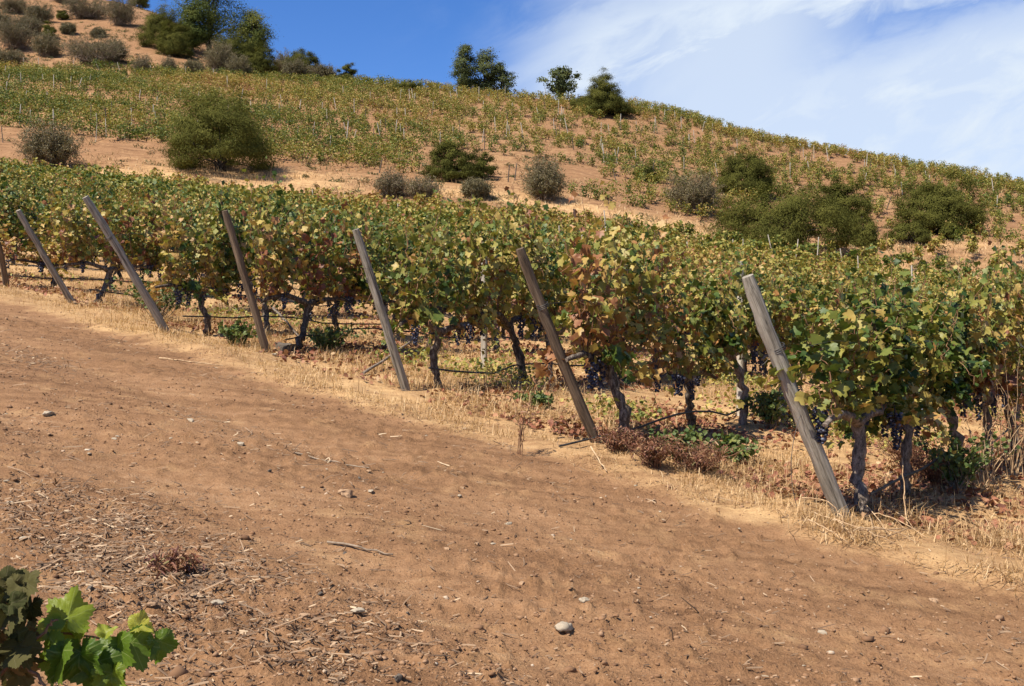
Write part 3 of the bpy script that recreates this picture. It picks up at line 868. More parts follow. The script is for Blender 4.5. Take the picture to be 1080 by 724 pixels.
# ------------------------------------------------------------------ everything farther: the rest of the field and the sparse rows on the hill, one object
def far_vines():
    mb, tk = MB(), MB()
    P, NN, T, SZ, A = [], [], [], [], []
    g = np.random.default_rng(77)
    def bush(x, y, n, hx, hy, z0, z1, size, au):
        z = Hf(x, y)
        lx = g.uniform(-hx, hx, n); ly = g.normal(0, hy, n); lz = z0 + (z1 - z0) * g.beta(1.6, 1.3, n)
        # clumped: pull leaves to a handful of shoots
        cs = np.stack([g.uniform(-hx, hx, 7), g.normal(0, hy, 7)], -1)
        w_ = g.integers(0, 7, n)
        lx = .45 * lx + .55 * (cs[w_, 0] + g.normal(0, .09, n)); ly = .5 * ly + .5 * (cs[w_, 1] + g.normal(0, .09, n))
        hgt_ = g.uniform(.75, 1.12, 7)[w_]
        lz = z0 + (lz - z0) * hgt_
        wx = x + ROWDIR[0] * lx - ROWDIR[1] * ly; wy = y + ROWDIR[1] * lx + ROWDIR[0] * ly
        P.append(np.stack([wx, wy, z + lz], -1))
        o = np.stack([-ROWDIR[1] * ly * 2, ROWDIR[0] * ly * 2, 0 * ly], -1)
        NN.append(nrm(o + g.normal(0, .25, (n, 3))) * .7 + np.array([0, 0, .8]) + g.normal(0, .4, (n, 3)))
        T.append(o + np.array([0, 0, -.6]) + g.normal(0, .5, (n, 3)))
        SZ.append(size * g.uniform(.6, 1.15, n))
        A.append(np.clip(au + g.normal(0, .15, n) + .12 * (g.random(n) < .08), .02, .98))
        return z
    for (y, x, k, i, r_) in far:
        th = float(thin(x, y))
        if r_ < .42 * th: continue
        n = int(np.interp(y, [12, 20, 35, 50, 72], [700, 460, 330, 240, 180]) * (1 - .35 * th))
        au = .58 + .42 * float(fbm(np.array([x * .12]), np.array([y * .12]), 3, 300)[0]) - .04 * float(sstep(30, 60, y)) + g.normal(0, .05)
        top = g.uniform(1.65, 2.0) * (1 - .2 * th) * (1 - .10 * float(sstep(50, 68, y)))
        bush(x, y, n, .68, .24, .55, top, float(np.interp(y, [20, 45, 72], [.125, .15, .18])), au)
    # hill rows: along the terraces
    hv = []
    y0 = 83.0
    while y0 < 168:
        x = -125.0
        while x < 115:
            yy = y0 - .22 * x + g.normal(0, .17) + 1.0 * math.sin(x * .07)
            u = x / max(yy, 1)
            px = CX + FPX * u
            if -330 < px < 1420 and yy > 79.5:
                top_lim = np.interp(px, [0, 270, 360, 540, 700, 810, 945, 1080, 1420], [137, 146, 151, 149, 146, 139, 135, 130, 130])
                if yy < top_lim:
                    dens = .50 + 1.1 * float(fbm(np.array([x * .07]), np.array([yy * .09]), 3, 310)[0])
                    dens += .55 * float(np.interp(px, [0, 200, 330, 450, 700, 860, 1080], [1.6, 1.5, .75, -.38, -.40, .1, .8]))
                    dens += .60 * float(sstep(top_lim - 22, top_lim - 6, yy))
                    dens -= .30 * float(1 - sstep(84, 98, yy)) * float(sstep(250, 420, px))
                    if g.random() < dens + .20: hv.append((x, yy, px))
            x += g.uniform(.65, 1.45)
        y0 += 2.5
    for x, y, px in hv:
        sc = g.uniform(.6, 1.2)
        au = .47 + .30 * float(fbm(np.array([x * .06]), np.array([y * .09]), 3, 320)[0]) + g.normal(0, .07) + .06 * float(sstep(110, 140, y))
        z = bush(x, y, int(165 * sc + 30), 1.0 * sc, .33 * sc, .03, .42 + .76 * sc, .128, au)
        tube(tk, curve((x, y, z - .1), (x + g.normal(0, .1), y, z + .4), (g.normal(0, .05), 0, 0), 4), [.04, .035, .03, .02], 4, .97)
    scatter(mb, T_LOW, np.concatenate(P), np.concatenate(NN), np.concatenate(T), np.concatenate(SZ), np.concatenate(A), .5, g)
    mb.v += tk.v; mb.f3 += [f + mb.n for f in tk.f3]; mb.f4 += [f + mb.n for f in tk.f4]; mb.a3 += tk.a3; mb.a4 += tk.a4
    o = link('grapevines', mb.mesh('distant_grapevines', M_FAR))
    tag(o, 'mass of distant grapevines filling the back of the lower field and dotting the hillside', 'grapevines', kind='stuff')
far_vines()

# ------------------------------------------------------------------ trees and shrubs
def dome_points(g, w_, h_, nclump, per, spread):
    az = g.uniform(0, 2 * PI, nclump); se = g.uniform(-.02, 1, nclump); ce = np.sqrt(1 - se ** 2)
    r = .58 + .42 * g.random(nclump) ** .6
    lump = .97 + .17 * np.sin(az * 2 + seedphase) + .14 * np.sin(az * 5 + 2 * seedphase + se * 6) + .06 * np.sin(se * 11 + az * 3)
    c = np.stack([np.cos(az) * ce * r * lump * w_ / 2, np.sin(az) * ce * r * lump * w_ / 2 * .9, .06 * h_ + se * r * lump * h_ * .94], -1)
    idx = np.repeat(np.arange(nclump), per)
    pos = c[idx] + g.normal(0, 1, (len(idx), 3)) * spread * np.array([1, 1, .6])
    pos[:, 2] = np.maximum(pos[:, 2], .02)
    return c, pos, idx
def crown_points(g, w_, h_, nclump, per, spread, bottom=.15, dome=True, flat=1.0):
    """clump centres in an uneven dome w wide, h high, leaves gathered round each"""
    c = []
    while len(c) < nclump:
        az = g.uniform(0, 2 * PI); r = g.random() ** (.36 if dome else .42)
        el = g.uniform(0, 1)
        lim = (1 - el ** 2.0) ** .5 * (.72 + .28 * min(1, el / .28)) if dome else math.sin(PI * min(.97, max(.06, el * .94 + .05))) ** .6
        lump = .80 + .28 * math.sin(az * 2 + seedphase) + .14 * math.sin(az * 5 + 2 * seedphase + el * 5)
        p = np.array([math.cos(az) * r * lim * lump * w_ / 2, math.sin(az) * r * lim * lump * w_ / 2 * .9, h_ * (bottom + (1 - bottom) * el) * (.94 + .09 * math.sin(az * 3 + seedphase))])
        if dome and r < .55 and el < .42 and g.random() < .85: continue
        c.append(p)
    c = np.array(c)
    idx = np.repeat(np.arange(nclump), per)
    pos = c[idx] + g.normal(0, 1, (len(idx), 3)) * spread * np.array([1, 1, .62 * flat])
    return c, pos, idx
seedphase = 0.0
def plant(name, px, py, wpx, hpx, kind, label, cat, group=None, dd=None):
    global seedphase
    seed = int(px * 13 + py * 7) + 1000
    g = np.random.default_rng(seed)
    seedphase = g.uniform(0, 6)
    while not can_hit(px, py): py += 1
    x, y, z = hit(px, py, 60)
    if dd: y = dd; x = (px - CX) / FPX * y; z = Hf(x, y)
    W, Hh = wpx * y / FPX * (1.12 if kind in ('dry', 'dead') else 1), hpx * y / FPX * (.95 if kind == 'dry' else 1)
    e = empty(name, (x, y, z), 0)
    tag(e, label, cat, group)
    tb, cb = MB(), MB()
    if kind in ('dry', 'dead'):
        # stiff sprays of twigs from a low stool
        n = int(150 if W > 2 else 80)
        P, T_, Nn, Sz, A = [], [], [], [], []
        for k in range(n):
            az = g.uniform(0, 2 * PI); el = g.uniform(.15, 1.0)
            r = W / 2 * g.uniform(.55, 1.0) * math.cos(el * 1.35) ** .7
            end = np.array([math.cos(az) * r, math.sin(az) * r, Hh * g.uniform(.45, 1.0) * (.30 + .70 * math.sin(el * 1.4))])
            q = curve((g.normal(0, .10 * W), g.normal(0, .10 * W), -.1), end, (0, 0, g.uniform(-.05, .12) * Hh), 6, .03 * W / 3, g)
            tube(tb, q, np.linspace(.020, .006, 6) * max(1, W / 4), 3, g.random(), 0, False)
            for b_ in range(5):
                s0 = q[g.integers(2, 6)]
                e1 = s0 + nrm(g.normal(0, 1, 3) + (0, 0, .6)) * g.uniform(.12, .30) * Hh
                tube(tb, curve(s0, e1, g.normal(0, .03, 3), 3), [.010, .008, .005], 3, g.random(), 0, False)
                m_ = 22 if kind == 'dry' else 5
                pp = s0 + (e1 - s0) * g.random((m_, 1)) + g.normal(0, .12, (m_, 3))
                P.append(pp); Nn.append(g.normal(0, 1, (m_, 3)) + (0, 0, .5)); T_.append(g.normal(0, 1, (m_, 3))); Sz.append(g.uniform(.06, .12, m_)); A.append(g.random(m_))
        link('stems', tb.mesh('stems', M_TWIG), e)
        scatter(cb, T_FEATH, np.concatenate(P), np.concatenate(Nn), np.concatenate(T_), np.concatenate(Sz), np.concatenate(A), .5, g)
        link('crown', cb.mesh('crown', M_DRYLEAF), e)
        return e
    area = W * Hh
    if kind == 'espino':
        ncl = int(np.clip(area * 9, 40, 300)); per = int(np.clip(48000 / ncl * min(1, .2 + area / 24), 70, 190))
        c, pos, idx = dome_points(g, W * 1.02, Hh * .98, ncl, per, .040 * (W + Hh) / 2 + .08)
        sz = g.uniform(.06, .13, len(pos)); mat = M_ESPINO
        nstem, trad = 16, .030
    elif kind == 'tree':
        ncl = int(np.clip(area * 2.6, 34, 170)); per = 115
        c, pos, idx = crown_points(g, W * 1.06, Hh * .93, ncl, per, .055 * (W + Hh) / 2 + .12, .16, False)
        sz = g.uniform(.09, .19, len(pos)); mat = M_TREE
        nstem, trad = 8, .12
    elif kind == 'ridge':
        ncl = int(np.clip(area * 2.4, 26, 100)); per = 130
        c, pos, idx = crown_points(g, W * 1.10, Hh * .92, ncl, per, .045 * (W + Hh) / 2 + .10, .12, False)
        sz = g.uniform(.08, .17, len(pos)); mat = M_RIDGE
        nstem, trad = 8, .10
    elif kind == 'open':
        ncl = 60; per = 60
        c, pos, idx = crown_points(g, W * .85, Hh * .88, ncl, per, .30, .30, False)
        sz = g.uniform(.14, .26, len(pos)); mat = M_RIDGE
        nstem, trad = 9, .06
    cl_a = g.normal(0, .16, len(c))
    o = nrm(pos - np.array([0, 0, Hh * .45]))
    oc = nrm(pos - c[idx])
    scatter(cb, T_FEATH if kind == 'espino' else T_LOW, pos, o * .75 + oc * .55 + np.array([0, 0, .35]) + g.normal(0, .32, pos.shape), o * .4 + g.normal(0, .8, pos.shape), sz, np.clip(.5 + cl_a[idx] + g.normal(0, .07, len(pos)), 0, 1), .5, g)
    pick = g.choice(len(c), min(nstem, len(c)), replace=False)
    k0 = .5 if kind in ('espino',) else .18
    for q, ci in enumerate(pick):
        b0 = np.array([g.normal(0, .05 * W * k0), g.normal(0, .05 * W * k0), -.15])
        tgt = c[ci]
        pth = curve(b0, tgt, np.array([-tgt[0] * .18, -tgt[1] * .18, .08 * Hh]), 9, .02 * W / 4, g)
        tube(tb, pth, np.linspace(trad, trad * .22, 9) * (1 + W / 12), 6, .5, .1)
        for r2 in range(3):
            s0 = pth[g.integers(4, 8)]
            cj = c[np.argsort(np.linalg.norm(c - s0, axis=1))[g.integers(0, 6)]]
            tube(tb, curve(s0, cj, g.normal(0, .06, 3), 5), np.linspace(trad * .4, trad * .12, 5) * (1 + W / 14), 5, .5)
    if kind != 'espino':
        tube(tb, curve((0, 0, -.2), (g.normal(0, .05) * W, 0, Hh * .6), (g.normal(0, .04) * W, 0, 0), 10, .02, g), np.linspace(trad * 1.5, trad * .4, 10) * (1 + W / 12), 8, .5, .1)
    link('trunk', tb.mesh('trunk', M_LIMB, True), e)
    link('crown', cb.mesh('crown', mat), e)
    return e
G1, G2, G3, G4 = 'shrubs along the foot of the hill', 'shrubs on the bare upper slope', 'trees by the top of the vineyard', 'trees on the ridge line'
plant('espino_tree', 233, 180, 120, 84, 'espino', 'large round dark green espino tree with many stems, alone among the hillside vines', 'tree', G1)
plant('shrub', 475, 192, 54, 42, 'espino', 'upright green shrub with a dark base below the middle of the hill', 'shrub', G1)
plant('shrub', 506, 188, 32, 22, 'espino', 'low light green shrub touching the right side of the upright green shrub', 'shrub', G1)
plant('shrub', 785, 204, 66, 42, 'espino', 'dark green shrub rising behind the broad spreading espino on the right', 'shrub', G1)
plant('espino_tree', 826, 263, 140, 66, 'espino', 'broad spreading dark green espino mound, the widest shrub on the right', 'tree', G1)
plant('espino_tree', 889, 238, 52, 50, 'espino', 'small espino tree with a bare leaning trunk, right of the broad mound', 'tree', G1)
plant('shrub', 908, 262, 38, 34, 'espino', 'small green shrub beneath the little tree with the bare trunk', 'shrub', G1)
plant('espino_tree', 990, 246, 80, 58, 'espino', 'rounded olive green espino with a dark right side near the right edge', 'tree', G1)
plant('shrub', 958, 258, 52, 22, 'espino', 'low bright green shrub in front of the rounded olive espino', 'shrub', G1)
plant('shrub', 1003, 252, 18, 16, 'espino', 'tiny green bush at the right foot of the rounded olive espino', 'shrub', G1)
plant('shrub', 681, 191, 20, 18, 'espino', 'lone small green bush on bare soil right of centre', 'shrub', G1)
plant('dry_shrub', 52, 177, 68, 50, 'dry', 'brown twiggy dry shrub on the grassy bank at the far left', 'shrub', G1)
plant('dry_shrub', 575, 211, 44, 46, 'dry', 'round brown-green dry shrub on bare soil at mid picture', 'shrub', G1)
plant('dry_shrub', 732, 223, 64, 44, 'dry', 'wide brown dry shrub just left of the broad espino mound', 'shrub', G1)
plant('dry_shrub', 412, 207, 44, 26, 'dead', 'grey leafless low shrub at the edge of the lower vine field', 'shrub', G1)
plant('dry_shrub', 445, 209, 46, 22, 'dead', 'flat grey thicket right of the grey leafless low shrub', 'shrub', G1)
plant('dry_shrub', 503, 210, 32, 22, 'dry', 'small brown dry shrub below the low light green shrub', 'shrub', G1)
plant('dry_shrub', 98, 67, 74, 34, 'dry', 'wide olive-brown shrub just above the top vine stakes', 'shrub', G2)
plant('dry_shrub', 17, 52, 52, 38, 'dry', 'dense grey-brown shrub at the left edge of the upper slope', 'shrub', G2)
plant('dry_shrub', 50, 61, 34, 28, 'dry', 'dark brown shrub between the dense left shrub and the wide olive one', 'shrub', G2)
plant('dry_shrub', 8, 71, 42, 20, 'dry', 'thin brown shrub low at the left edge above the vines', 'shrub', G2)
plant('dry_shrub', 92, 20, 62, 26, 'dry', 'broad brown shrub high on the upper slope near the top of the photo', 'shrub', G2)
plant('dry_shrub', 128, 27, 40, 34, 'dry', 'tall brown shrub beside the skyline, right of the broad high one', 'shrub', G2)
plant('dry_shrub', 14, 14, 36, 18, 'dry', 'brown shrub cut by the top left corner of the photo', 'shrub', G2)
plant('dry_shrub', 42, 24, 30, 22, 'dry', 'loose grey-green shrub left of the small yellow bush', 'shrub', G2)
plant('shrub', 66, 21, 13, 10, 'espino', 'very small yellow-green bush on bare upper soil', 'shrub', G2)
plant('shrub', 52, 42, 14, 18, 'espino', 'narrow little green bush on bare upper soil above the dark brown shrub', 'shrub', G2)
plant('shrub', 170, 51, 50, 40, 'espino', 'rounded dark olive shrub left of the tall trees', 'shrub', G2)
plant('tree', 221, 70, 70, 92, 'tree', 'tallest dense green tree at the top left skyline', 'tree', G3, 166)
plant('tree', 203, 58, 42, 56, 'tree', 'lighter yellow-green tree on the left flank of the tallest tree', 'tree', G3, 163)
plant('tree', 266, 70, 52, 60, 'tree', 'dark green tree right of the tallest tree, with loose top branches', 'tree', G3, 168)
plant('dry_shrub', 232, 77, 40, 36, 'dry', 'brown rounded shrub in front of the tallest tree', 'shrub', G3)
plant('shrub', 273, 80, 34, 30, 'espino', 'dark green shrub below the tree with loose top branches', 'shrub', G3)
plant('dry_shrub', 299, 80, 32, 26, 'dry', 'brown shrub on the skyline slope right of the trees', 'shrub', G3)
plant('shrub', 321, 82, 38, 30, 'espino', 'dark shrub stepping down the skyline right of the brown one', 'shrub', G3)
plant('dry_shrub', 343, 84, 26, 16, 'dry', 'low brown shrub at the end of the skyline thicket', 'shrub', G3)
plant('shrub', 366, 86, 19, 19, 'espino', 'small bright green bush alone on the skyline', 'shrub', G3)
for a_ in [('dry_shrub', 70, 3, 50, 22, 'dry', 'brown shrub cropped by the top edge of the photo'), ('dry_shrub', 30, 36, 36, 20, 'dry', 'flat brown shrub above the dense grey-brown one'),
           ('dry_shrub', 72, 36, 18, 12, 'dry', 'small round grey tuft below the very small yellow-green bush'), ('dry_shrub', 104, 40, 16, 10, 'dry', 'small grey tuft alone on bare soil above the wide olive-brown shrub'),
           ('dry_shrub', 150, 78, 22, 20, 'dead', 'thin leafless bush just above the stakes, left of the trees'), ('dry_shrub', 178, 78, 18, 18, 'dead', 'second thin leafless bush above the stakes, nearer the trees'),
           ('dry_shrub', 205, 80, 24, 16, 'dry', 'low brown bush at the foot of the tallest tree'), ('shrub', 146, 8, 22, 16, 'espino', 'green bush at the skyline by the top edge of the photo'),
           ('dry_shrub', 252, 82, 26, 24, 'dry', 'brown bush between the trees and the vines'), ('shrub', 184, 60, 34, 34, 'espino', 'olive bush filling the gap between the dark olive shrub and the trees'),
           ('dry_shrub', 310, 84, 30, 22, 'dry', 'brown bush in the middle of the skyline thicket'), ('shrub', 244, 74, 50, 40, 'espino', 'dark bush filling the gap between the tallest tree and the tree with loose top branches'), ('dry_shrub', 332, 86, 26, 18, 'dead', 'grey twiggy bush in the skyline thicket'),
           ('dry_shrub', 120, 66, 30, 26, 'dry', 'dark bush overlapping the right side of the wide olive-brown shrub'), ('dry_shrub', 3, 32, 24, 22, 'dry', 'half-hidden brown bush at the very left edge high on the slope')]:
    plant(*a_, 'shrub', G2)
plant('tree', 490, 101, 34, 56, 'ridge', 'left and tallest tree of the dark trio on the ridge', 'tree', G4, 147)
plant('tree', 512, 101, 36, 54, 'ridge', 'middle tree of the dark trio on the ridge', 'tree', G4, 148)
plant('tree', 529, 102, 34, 40, 'ridge', 'right and lowest tree of the dark trio on the ridge', 'tree', G4, 147.5)
plant('tree', 592, 106, 52, 40, 'open', 'thin open-crowned little tree on the ridge in front of cloud', 'tree', G4, 146)
plant('tree', 637, 116, 44, 44, 'espino', 'bushy dark tree just below the ridge, right of the open little tree', 'tree', G4, 132)
plant('shrub', 622, 117, 46, 16, 'espino', 'low dark scrub at the left foot of the bushy ridge tree', 'shrub', G4)
plant('shrub', 428, 98, 34, 12, 'espino', 'long low scrub on the ridge left of the dark trio', 'shrub', G4)
plant('shrub', 650, 122, 50, 14, 'espino', 'low green scrub at the right foot of the bushy ridge tree', 'shrub', G4)

# ------------------------------------------------------------------ stakes among the vines
def stake_mesh(seed, mat, h_):
    g = np.random.default_rng(seed)
    mb = MB()
    tube(mb, curve((0, 0, -.2), (g.normal(0, .04), g.normal(0, .04), h_), (g.normal(0, .02), 0, 0), 6), np.linspace(.045, .036, 6), 7, .5, .08, True, g)
    return mb.mesh('vine_stake', mat, True)
STK = [stake_mesh(1, M_STAKE, 1.75), stake_mesh(2, M_STAKE, 1.5), stake_mesh(3, M_STAKEDK, 1.6), stake_mesh(4, M_STAKE, 2.25), stake_mesh(5, M_STAKEDK, 1.2)]
LH = 'thin pale wooden stake standing among the sparse vines on the hill'
LD = 'short dark stump-like stake on the bare lower part of the hill'
LF = 'pale stake top poking up out of the vine leaves in the lower field'
LT = 'white stake in the top line above the vines at the left'
def stake(px, py, var, label, group, lean=0.0, sc=1.0, d0=60):
    x, y, z = hit(px, py, d0)
    o = link('vine_stake', STK[var], None, (x, y, z), (random.uniform(-.06, .06), lean, random.uniform(0, 0)))
    o.scale = (sc, sc, sc)
    tag(o, label, 'stake', group)
for px, py, ln in [(25, 73, 0), (41, 73, -.02), (78, 75, 0), (107, 78, -.5), (143, 79, -.12), (161, 81, -.2), (196, 82, 0), (210, 83, .05), (127, 77, -.3), (226, 84, -.1)]:
    stake(px, py, 1, LT, 'top line of white stakes', ln, .95)
g = np.random.default_rng(5)
pts = [(81, 98), (94, 92), (146, 110), (165, 118), (165, 130), (139, 131), (112, 145), (101, 150), (32, 132), (3, 150), (190, 105), (298, 115), (321, 110), (355, 118), (362, 105), (385, 128), (330, 145), (422, 106), (437, 112), (456, 122), (402, 150), (505, 105), (495, 103), (510, 118), (533, 103), (575, 118), (575, 104), (602, 112), (590, 145), (643, 145), (672, 140), (634, 140), (552, 145), (483, 108), (665, 105 + 15), (690, 140), (700, 128), (712, 132), (636, 160), (637, 170), (555, 160), (372, 152), (348, 160), (313, 150), (287, 145), (265, 120), (240, 95)]
for k in range(110):
    px = g.uniform(5, 1060); sky_ = np.interp(px, [0, 270, 540, 700, 810, 945, 1080], [78, 93, 106, 127, 152, 178, 205])
    pts.append((px, sky_ + g.uniform(2, 55) * (1 if px < 800 else .6)))
for px, py in pts:
    stake(px, py, int(g.choice([0, 0, 1, 1, 2])), LH, 'stakes among the hillside vines', g.normal(0, .12), g.uniform(.75, 1.05))
for px, py, ln in [(543, 190, .15), (572, 186, -.5), (688, 184, -.12 + .3), (650, 192, -.25), (692, 192, -.2), (400, 183, .25), (605, 158, -.1), (536, 192, .1), (935, 222, .35), (420, 170, .2)]:
    stake(px, py, 4, LD, 'dark stumps on the bare slope', ln, g.uniform(.8, 1.1))
g = np.random.default_rng(8)
for px, py, d, ln in [(322, 233, 30, .05), (783, 252, 64, .03), (817, 247, 66, -.18), (836, 252, 62, .15), (771, 253, 68, .1), (962, 280, 40, 0), (700, 262, 45, 0), (610, 247, 48, .1), (247, 220, 38, .2), (330, 200, 60, 0), (420, 215, 55, 0),
                      (890, 262, 62, -.1), (905, 270, 58, 0), (860, 250, 66, .1), (640, 222, 60, -.05), (150, 210, 50, .1), (60, 205, 55, 0), (590, 238, 52, 0), (540, 250, 40, 0), (725, 255, 55, 0)]:
    top = up(px, py, d)
    x, y = float(top[0]), float(top[1])
    sc = float(np.clip((top[2] - Hf(x, y)) / 2.25, .6, 1.15))
    o = link('vine_stake', STK[3], None, (x, y, Hf(x, y)), (0, ln, 0)); o.scale = (.8, .8, sc)
    tag(o, LF, 'stake', 'stake tops in the lower field')
for px, py, d, lab in [(510, 252, 14.0, 'grey squared stake top behind the dark post buried in leaves'), (780, 276, 12.6, 'grey stake top just behind the head of the thick grey post')]:
    top = up(px, py, d); x, y = float(top[0]), float(top[1])
    mb = MB(); g2 = np.random.default_rng(int(px))
    L = float(top[2] - Hf(x, y))
    tube(mb, curve((0, 0, -.2), (0, 0, L), (.01, 0, 0), 8), .045, 8, .5, .05, True, g2)
    tag(link('vine_stake', mb.mesh('vine_stake', M_STAKE, True), None, (x, y, Hf(x, y))), lab, 'stake')

# ------------------------------------------------------------------ drip hoses
for k in range(0, 7):
    b_ = rows[k]
    g = np.random.default_rng(60 + k)
    ts = np.arange(-.35 if k == 1 else .2, 24, .4)
    p = b_[None] + ROWDIR[None] * ts[:, None] + np.array([.818, -.575]) * (.12 + .03 * np.sin(ts * 1.3 + k))[:, None]
    h_ = .16 + .10 * np.abs(np.sin(ts * .9 + k)) + g.normal(0, .012, len(ts))
    if k == 1:
        h_[0:4] = [.02, .07, .14, .20]; p[0] += (-.25, -.05); p[1] += (-.1, 0)
    mb = MB()
    tube(mb, np.column_stack([p, H(p[:, 0], p[:, 1]) + h_]), .010, 6, .5)
    o = link('drip_hose', mb.mesh('drip_hose', M_HOSE, True))
    tag(o, 'black drip hose, row ' + rowname[k], 'hose', 'drip hoses along the rows')

# ------------------------------------------------------------------ trellis wires
for k in range(0, 7):
    b_ = rows[k]
    ts = np.arange(-.75, 22, .5)
    p = b_[None] + ROWDIR[None] * ts[:, None]
    zz = H(p[:, 0], p[:, 1]) + np.where(ts < .5, 1.22, 1.30 + .04 * np.sin(ts * 1.1))
    mb = MB()
    tube(mb, np.column_stack([p, zz]), .0022, 4, .5)
    tag(link('trellis_wire', mb.mesh('trellis_wire', M_WIRE)), 'thin trellis wire, row ' + rowname[k], 'wire', 'trellis wires of the rows')
# ------------------------------------------------------------------ stones
def rock_mesh(seed, mat, flat=.6, rough=.25):
    g = np.random.default_rng(seed)
    V, F = ICO2
    V = V.copy()
    for _ in range(13):                                  # chop facets off
        n = nrm(g.normal(0, 1, 3)); d = g.uniform(.42, .8)
        s_ = np.maximum(V @ n - d, 0)
        V -= np.outer(s_, n) * .9
    V *= np.array([1, g.uniform(.6, .9), flat])
    V += g.normal(0, .035, V.shape)
    mb = MB(); mb.add(V, F, .5)
    return mb.mesh('stone', mat)
ROCKS = [rock_mesh(k, [M_STONE, M_STONETAN, M_STONEDK, M_STONE][k % 4], [.6, .45, .8, .5, .7, .55, .6, .4][k]) for k in range(8)]
def stone(px, py, wpx, var, label, group=None, flat=None, mat=None):
    x, y, z = hit(px, py)
    r = wpx * y / FPX / 2
    o = link('stone', ROCKS[var], None, (x, y, z + r * .05), (0, 0, random.uniform(0, 6)))
    o.scale = (r, r, r * (flat or 1))
    tag(o, label, 'stone', group)
    return o
stone(50, 437, 17, 0, 'pale grey flat stone near the left edge of the dirt road')
stone(201, 445, 14, 3, 'whitish stone on the road nearest the left posts')
stone(254, 469, 11, 4, 'small pale stone in mid road, right of the whitish one')
stone(366, 523, 24, 5, 'flat tan stone half sunk beside a smaller pale stone in mid road')
stone(391, 519, 10, 0, 'small pale stone just right of the flat half-sunk tan stone')
stone(11, 532, 12, 4, 'upright pale stone casting a dark shadow at the left edge')
stone(27, 569, 13, 7, 'flattish tan stone above the foreground vine shoot')
stone(228, 638, 18, 0, 'two-toned pale round stone, largest in the twig litter')
stone(159, 640, 15, 1, 'tan stone left of the two-toned round stone')
stone(204, 636, 12, 5, 'reddish flat stone between the tan and the two-toned stones')
stone(319, 651, 15, 5, 'reddish angular stone right of the two-toned round stone')
stone(376, 646, 18, 7, 'long grey chip lying alone on smooth dirt')
stone(617, 633, 14, 0, 'pale stone alone low in the middle of the road')
stone(420, 717, 16, 2, 'dark stone at the bottom edge of the photo')
stone(95, 624, 11, 2, 'dark round pebble above the bright green leaves')
stone(595, 663, 28, 3, 'wide flat grey slab flush with the dirt')
stone(471, 580, 10, 1, 'tan pebble in the middle of the road right of the flat tan stone')
stone(550, 616, 12, 1, 'tan pebble up and left of the lone pale stone')
stone(536, 553, 10, 3, 'grey pebble below the dark leaning post on the road')
stone(985, 634, 12, 1, 'tan stone on the road near its right edge')
stone(868, 590 + 78, 12, 3, 'grey pebble low on the right part of the road')
g = np.random.default_rng(14)
for k in range(190):
    while True:
        px, py = g.uniform(0, 1080), g.uniform(370, 722)
        x, y, z = hit(px, py)
        if sdist(x, y) < -.15: break
    stone(px, py, 2.5 + 6 * g.random() ** 2, int(g.choice([0, 1, 1, 1, 2, 3, 5, 5])), 'small pebble scattered loose on the dirt road', 'small loose road pebbles', .8)
# the boulder at a post's foot
x, y, z = hit(300, 371)
o = link('boulder', rock_mesh(77, M_STONEDK, .75), None, (x, y, z + .03)); o.scale = (.20, .16, .17)
tag(o, 'dark earthy boulder at the right foot of the dark leaning post', 'rock')
x, y, z = hit(289, 376)
o = link('stone', ROCKS[0], None, (x, y, z + .02)); o.scale = (.045, .045, .045); tag(o, 'small white stone in front of the dark boulder', 'stone')

# ------------------------------------------------------------------ branches, cut canes
def stick(name, p, q, r0, mat, label, cat, group=None, lift=(.03, .03), bend=.03, seed=1):
    a, c = hit(*p), hit(*q)
    g = np.random.default_rng(seed)
    A, Cc = np.array(a) + (0, 0, lift[0]), np.array(c) + (0, 0, lift[1])
    mb = MB()
    tube(mb, curve((0, 0, 0), Cc - A, g.normal(0, bend, 3) * (1, 1, .6) + (0, 0, bend * .5), 9, .004, g), np.linspace(r0, r0 * .5, 9), 6, .5, .12, True, g)
    tag(link(name, mb.mesh(name, mat, True), None, A), label, cat, group)
stick('dead_branch', (383, 397), (440, 372), .020, M_BARKPALE, 'grey dead stick lying across the foot of the grey-green post', 'branch', None, (.03, .22), .02, 3)
stick('dead_branch', (288, 342), (322, 366), .020, M_BARK, 'dark dead branch slanting down beside the dark boulder', 'branch', None, (.25, .03), .02, 4)
stick('dead_branch', (168, 380), (235, 388), .010, M_STRAW, 'pale thin stick lying along the road edge by the slanted post', 'branch', None, (.02, .02), .02, 5)
stick('dead_branch', (310, 480), (390, 498), .008, M_TWIG, 'thin brown twig lying flat in mid road', 'branch', None, (.015, .015), .02, 6)
stick('dead_branch', (345, 575), (415, 588), .008, M_TWIG, 'thin forked-looking twig on the road below the flat tan stone', 'branch', None, (.015, .015), .02, 7)
g = np.random.default_rng(21)
LC = 'straw-coloured cut cane in the pile at the foot of the thick grey post'
for k, (a, c) in enumerate([((897, 522), (955, 562)), ((899, 525), (940, 570)), ((905, 535), (965, 560)), ((858, 545), (900, 574)), ((852, 560), (893, 577)), ((900, 577), (965, 575)), ((935, 575), (978, 560)), ((912, 540), (918, 575)), ((846, 540), (888, 566)), ((905, 572), (990, 566)), ((920, 548), (975, 571)), ((880, 560), (950, 580))]):
    stick('cut_cane', a, c, .0048, M_STRAW, LC, 'cane', 'cut canes at the post foot', (g.uniform(.02, .10), .02), .03, 100 + k)
stick('cut_cane', (957, 557), (951, 545), .006, M_STRAW, 'single straw cane standing upright right of the cane pile', 'cane', None, (.02, .42), .01, 131)
stick('cut_cane', (623, 485), (640, 500), .007, M_STRAW, 'pale bent cane lying below the dark leaning post', 'cane', None, (.10, .02), .03, 132)

